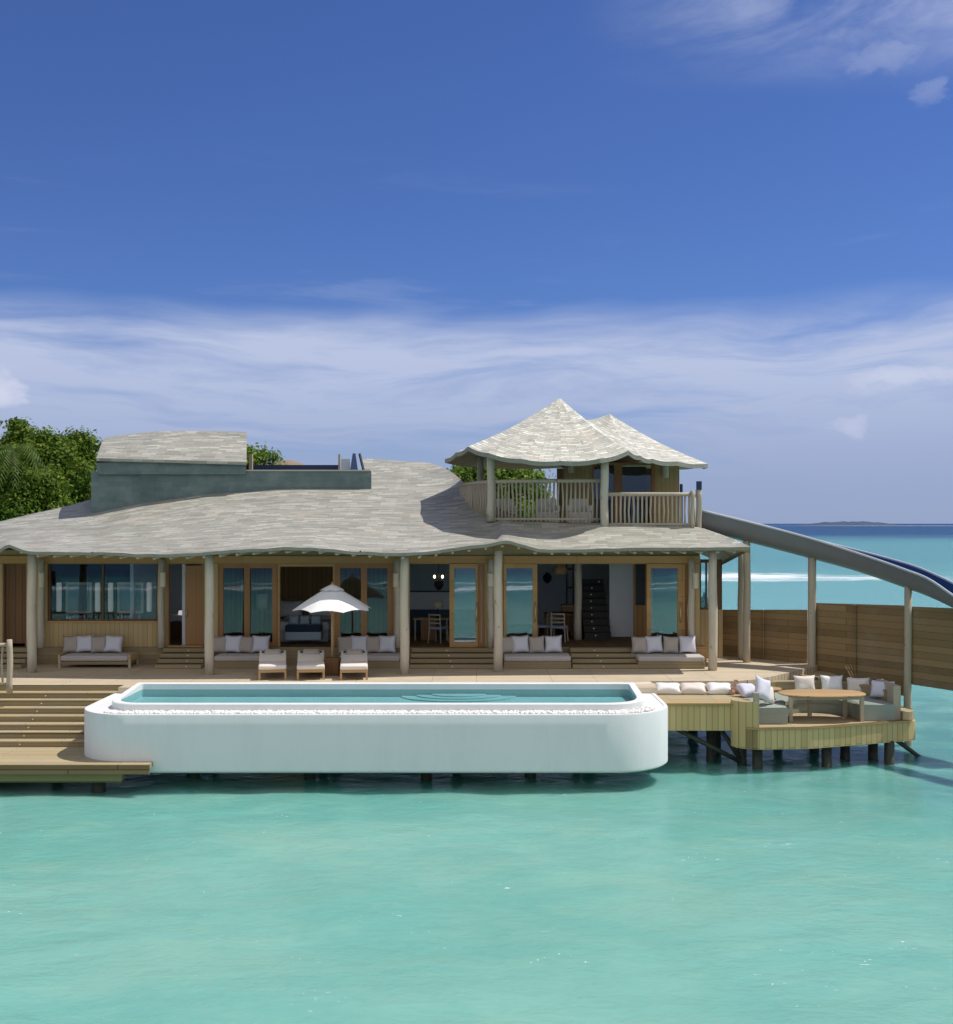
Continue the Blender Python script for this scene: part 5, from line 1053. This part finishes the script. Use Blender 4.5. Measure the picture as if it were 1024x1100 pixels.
# lounge
dk = thing('writing_desk', 'wooden writing desk inside the open lounge door', 'desk', (WX(461, 35), 35, ZF)); d = 35.2
MB().box(WX(444, d), WX(482, d), d, d+.6, WZ(664.5, d)-.04, WZ(664.5, d)).build('desk_top', M['teak'], dk); MB().box(WX(452, d), WX(468, d), d+.1, d+.5, ZF, WZ(664.5, d)-.041).build('pedestal', M['door'], dk)
for px in (446, 480): MB().box(WX(px-.8, d), WX(px+.8, d), d+.04, d+.1, ZF, WZ(664.5, d)-.041).build('leg', M['palepost'], dk)
def chair(px, d, lab, rot=0.0, mat='palepost'):
    x = WX(px, d); root = thing('dining_chair', lab, 'chair', (x, d, ZF), 'chairs inside the villa'); 
    def T(p): c, s_ = math.cos(rot), math.sin(rot); return (x+p[0]*c-p[1]*s_, d+p[0]*s_+p[1]*c, ZF+p[2])
    for a, b in ((-.2, -.2), (.2, -.2), (-.2, .2), (.2, .2)): MB().tube([T((a*1.15, b*1.15, 0)), T((a, b, .44)), T((a, b*1.15, .9 if b > 0 else .45))], .022, 6).build('leg', M[mat], root)
    mb = MB(); mb.loft([[T((-.23, -.23, z)), T((.23, -.23, z)), T((.23, .22, z)), T((-.23, .22, z))] for z in (.43, .49)], True, True, True); mb.build('seat', M['cloth_blue'], root)
    for z in (.62, .74, .88): MB().tube([T((-.2, .23, z)), T((0, .26, z)), T((.2, .23, z))], .025, 6).build('back_rail', M[mat], root)
chair(471, 34.6, 'pale chair drawn up to the writing desk', R(150)); chair(583, 35.2, 'pale dining chair beside the glass door edge', R(-80)); chair(601, 34.9, 'pale dining chair with blue seat left of the inner log post', R(165))
tl = thing('table_lamp', 'cream shaded lamp standing on the writing desk', 'lamp', (WX(470.5, 35.4), 35.4, 3.0)); x = WX(470.5, 35.5); zt2 = WZ(664.5, 35.2)
MB().lathe(x, 35.5, [(.17, WZ(653, 35.5)), (.13, WZ(646, 35.5))], 14).build('lamp_shade', M['lampbox'], tl, True); MB().lathe(x, 35.5, [(.08, zt2+.002), (.02, zt2+.05), (.015, WZ(652, 35.5))], 10).build('stem', M['dark'], tl)
ch = thing('chandelier', 'small dark chandelier with two lit bulbs in the lounge', 'chandelier', (WX(472, 35.6), 35.6, 4.2)); x = WX(471.5, 35.6); zc = WZ(622, 35.6)
MB().tube([(x, 35.6, 4.99), (x, 35.6, zc)], .015, 6).build('rod', M['dark'], ch); MB().lathe(x, 35.6, [(.05, zc-.35), (.16, zc-.2), (.13, zc-.05), (.04, zc)], 12).build('body', M['dark'], ch)
for px in (467, 475.5): MB().lathe(WX(px, 35.6), 35.55, [(.02, WZ(621, 35.6)), (.04, WZ(619.5, 35.6)), (.02, WZ(617.8, 35.6))], 8).build('bulb', M['bulb'], ch, True)
fr = thing('wall_picture', 'dark blue and white framed seascape on the lounge wall', 'picture', (WX(455, 39), 37.4, 3.6)); d = 37.44
MB().box(WX(438, d), WX(490, d), d, d+.05, WZ(636, d), WZ(602, d)).build('frame', M['dark'], fr)
mb = MB(); mb.box(WX(440, d), WX(488, d), d-.01, d-.001, WZ(634.5, d), WZ(603.5, d)); mb.build('canvas', M['cloth_sky'], fr)
dt = thing('dining_table', 'dark dining table with chairs inside the right hand opening', 'table', (WX(595, 36), 36, ZF)); d = 36
MB().box(WX(586, d), WX(618, d), d, d+.9, 3.12, 3.18).build('table_top', M['darkdoor'], dt)
for px in (588, 616):
    for q in (.05, .8): MB().box(WX(px, d)-.04, WX(px, d)+.04, d+q, d+q+.08, ZF, 3.119).build('leg', M['darkdoor'], dt)
sb = thing('sideboard', 'brown sideboard against the inner log post', 'sideboard', (WX(609, 37.5), 37.5, ZF)); MB().box(WX(604, 37.5), WX(619, 37.5), 37.4, 37.9, ZF+.08, 3.3).build('cabinet', M['door'], sb); MB().box(WX(603, 37.5), WX(620, 37.5), 37.38, 37.95, 3.302, 3.35).build('cabinet_top', M['teak'], sb)
pl = thing('pendant_lamp', 'woven pendant lamp in the dining room', 'lamp', (WX(602, 36.2), 36.2, 4.4)); x = WX(602, 36.2)
MB().tube([(x, 36.2, 4.99), (x, 36.2, 4.85)], .012, 5).build('cord', M['dark'], pl); MB().lathe(x, 36.2, [(.2, WZ(617, 36.2)), (.24, WZ(612, 36.2)), (.1, 4.86)], 14).build('lamp_shade', M['teak'], pl, True)
wm = tag(MB().lathe(WX(588.5, 40.5), 40.72, [(.03, 3.9), (.14, 4.0), (.16, 4.15), (.05, 4.3)], 10).build('wall_ornament', M['dark'], None, True), 'small dark ornament on the pale dining room wall', 'ornament')
ps = thing('standing_screen', 'tall dark framed shelf screen beside the dining table', 'screen', (WX(612, 38.5), 38.5, ZF)); d = 38.5
for px in (609, 616): MB().box(WX(px-.7, d), WX(px+.7, d), d, d+.06, ZF, WZ(606, d)).build('frame_post', M['dark'], ps)
for py in (612, 632, 652): MB().box(WX(609.8, d), WX(615.2, d), d, d+.2, WZ(py, d), WZ(py, d)+.04).build('shelf', M['dark'], ps)
pot = tag(MB().lathe(WX(757, 34.95), 34.95, [(.08, 3.43), (.15, 3.5), (.17, 3.62), (.13, 3.74), (.05, 3.82), (.04, 3.9), (.06, 3.93)], 18).build('vase', M['bluepot'], None, True), 'round blue glazed vase on the sill of the right end window', 'vase'); pot.data.set_sharp_from_angle(angle=R(60))
# white lounge seats behind the pavilion balusters
for k, (px, d, lab) in enumerate(((543, 35.2, 'white armchair behind the pavilion balusters, beside the left log post'), (588, 35.0, 'white armchair in the middle behind the pavilion balusters'), (622, 35.0, 'white armchair behind the pavilion balusters, nearest the front log post'))):
    x = WX(px, d); root = thing('lounge_armchair', lab, 'armchair', (x, d, zl), 'armchairs on the upper pavilion')
    MB().box(x-.36, x+.36, d-.35, d+.35, zl, zl+.36).bevel(.05).build('base', M['cloth_white'], root); o = MB().box(x-.3, x+.3, d+.14, d+.36, zl+.362, zl+.78).bevel(.06).build('backrest', M['cloth_white'], root)
    for sx in (-.38, .28): MB().box(x+sx, x+sx+.1, d-.34, d+.12, zl+.362, zl+.56).bevel(.03).build('armrest', M['cloth_white'], root)
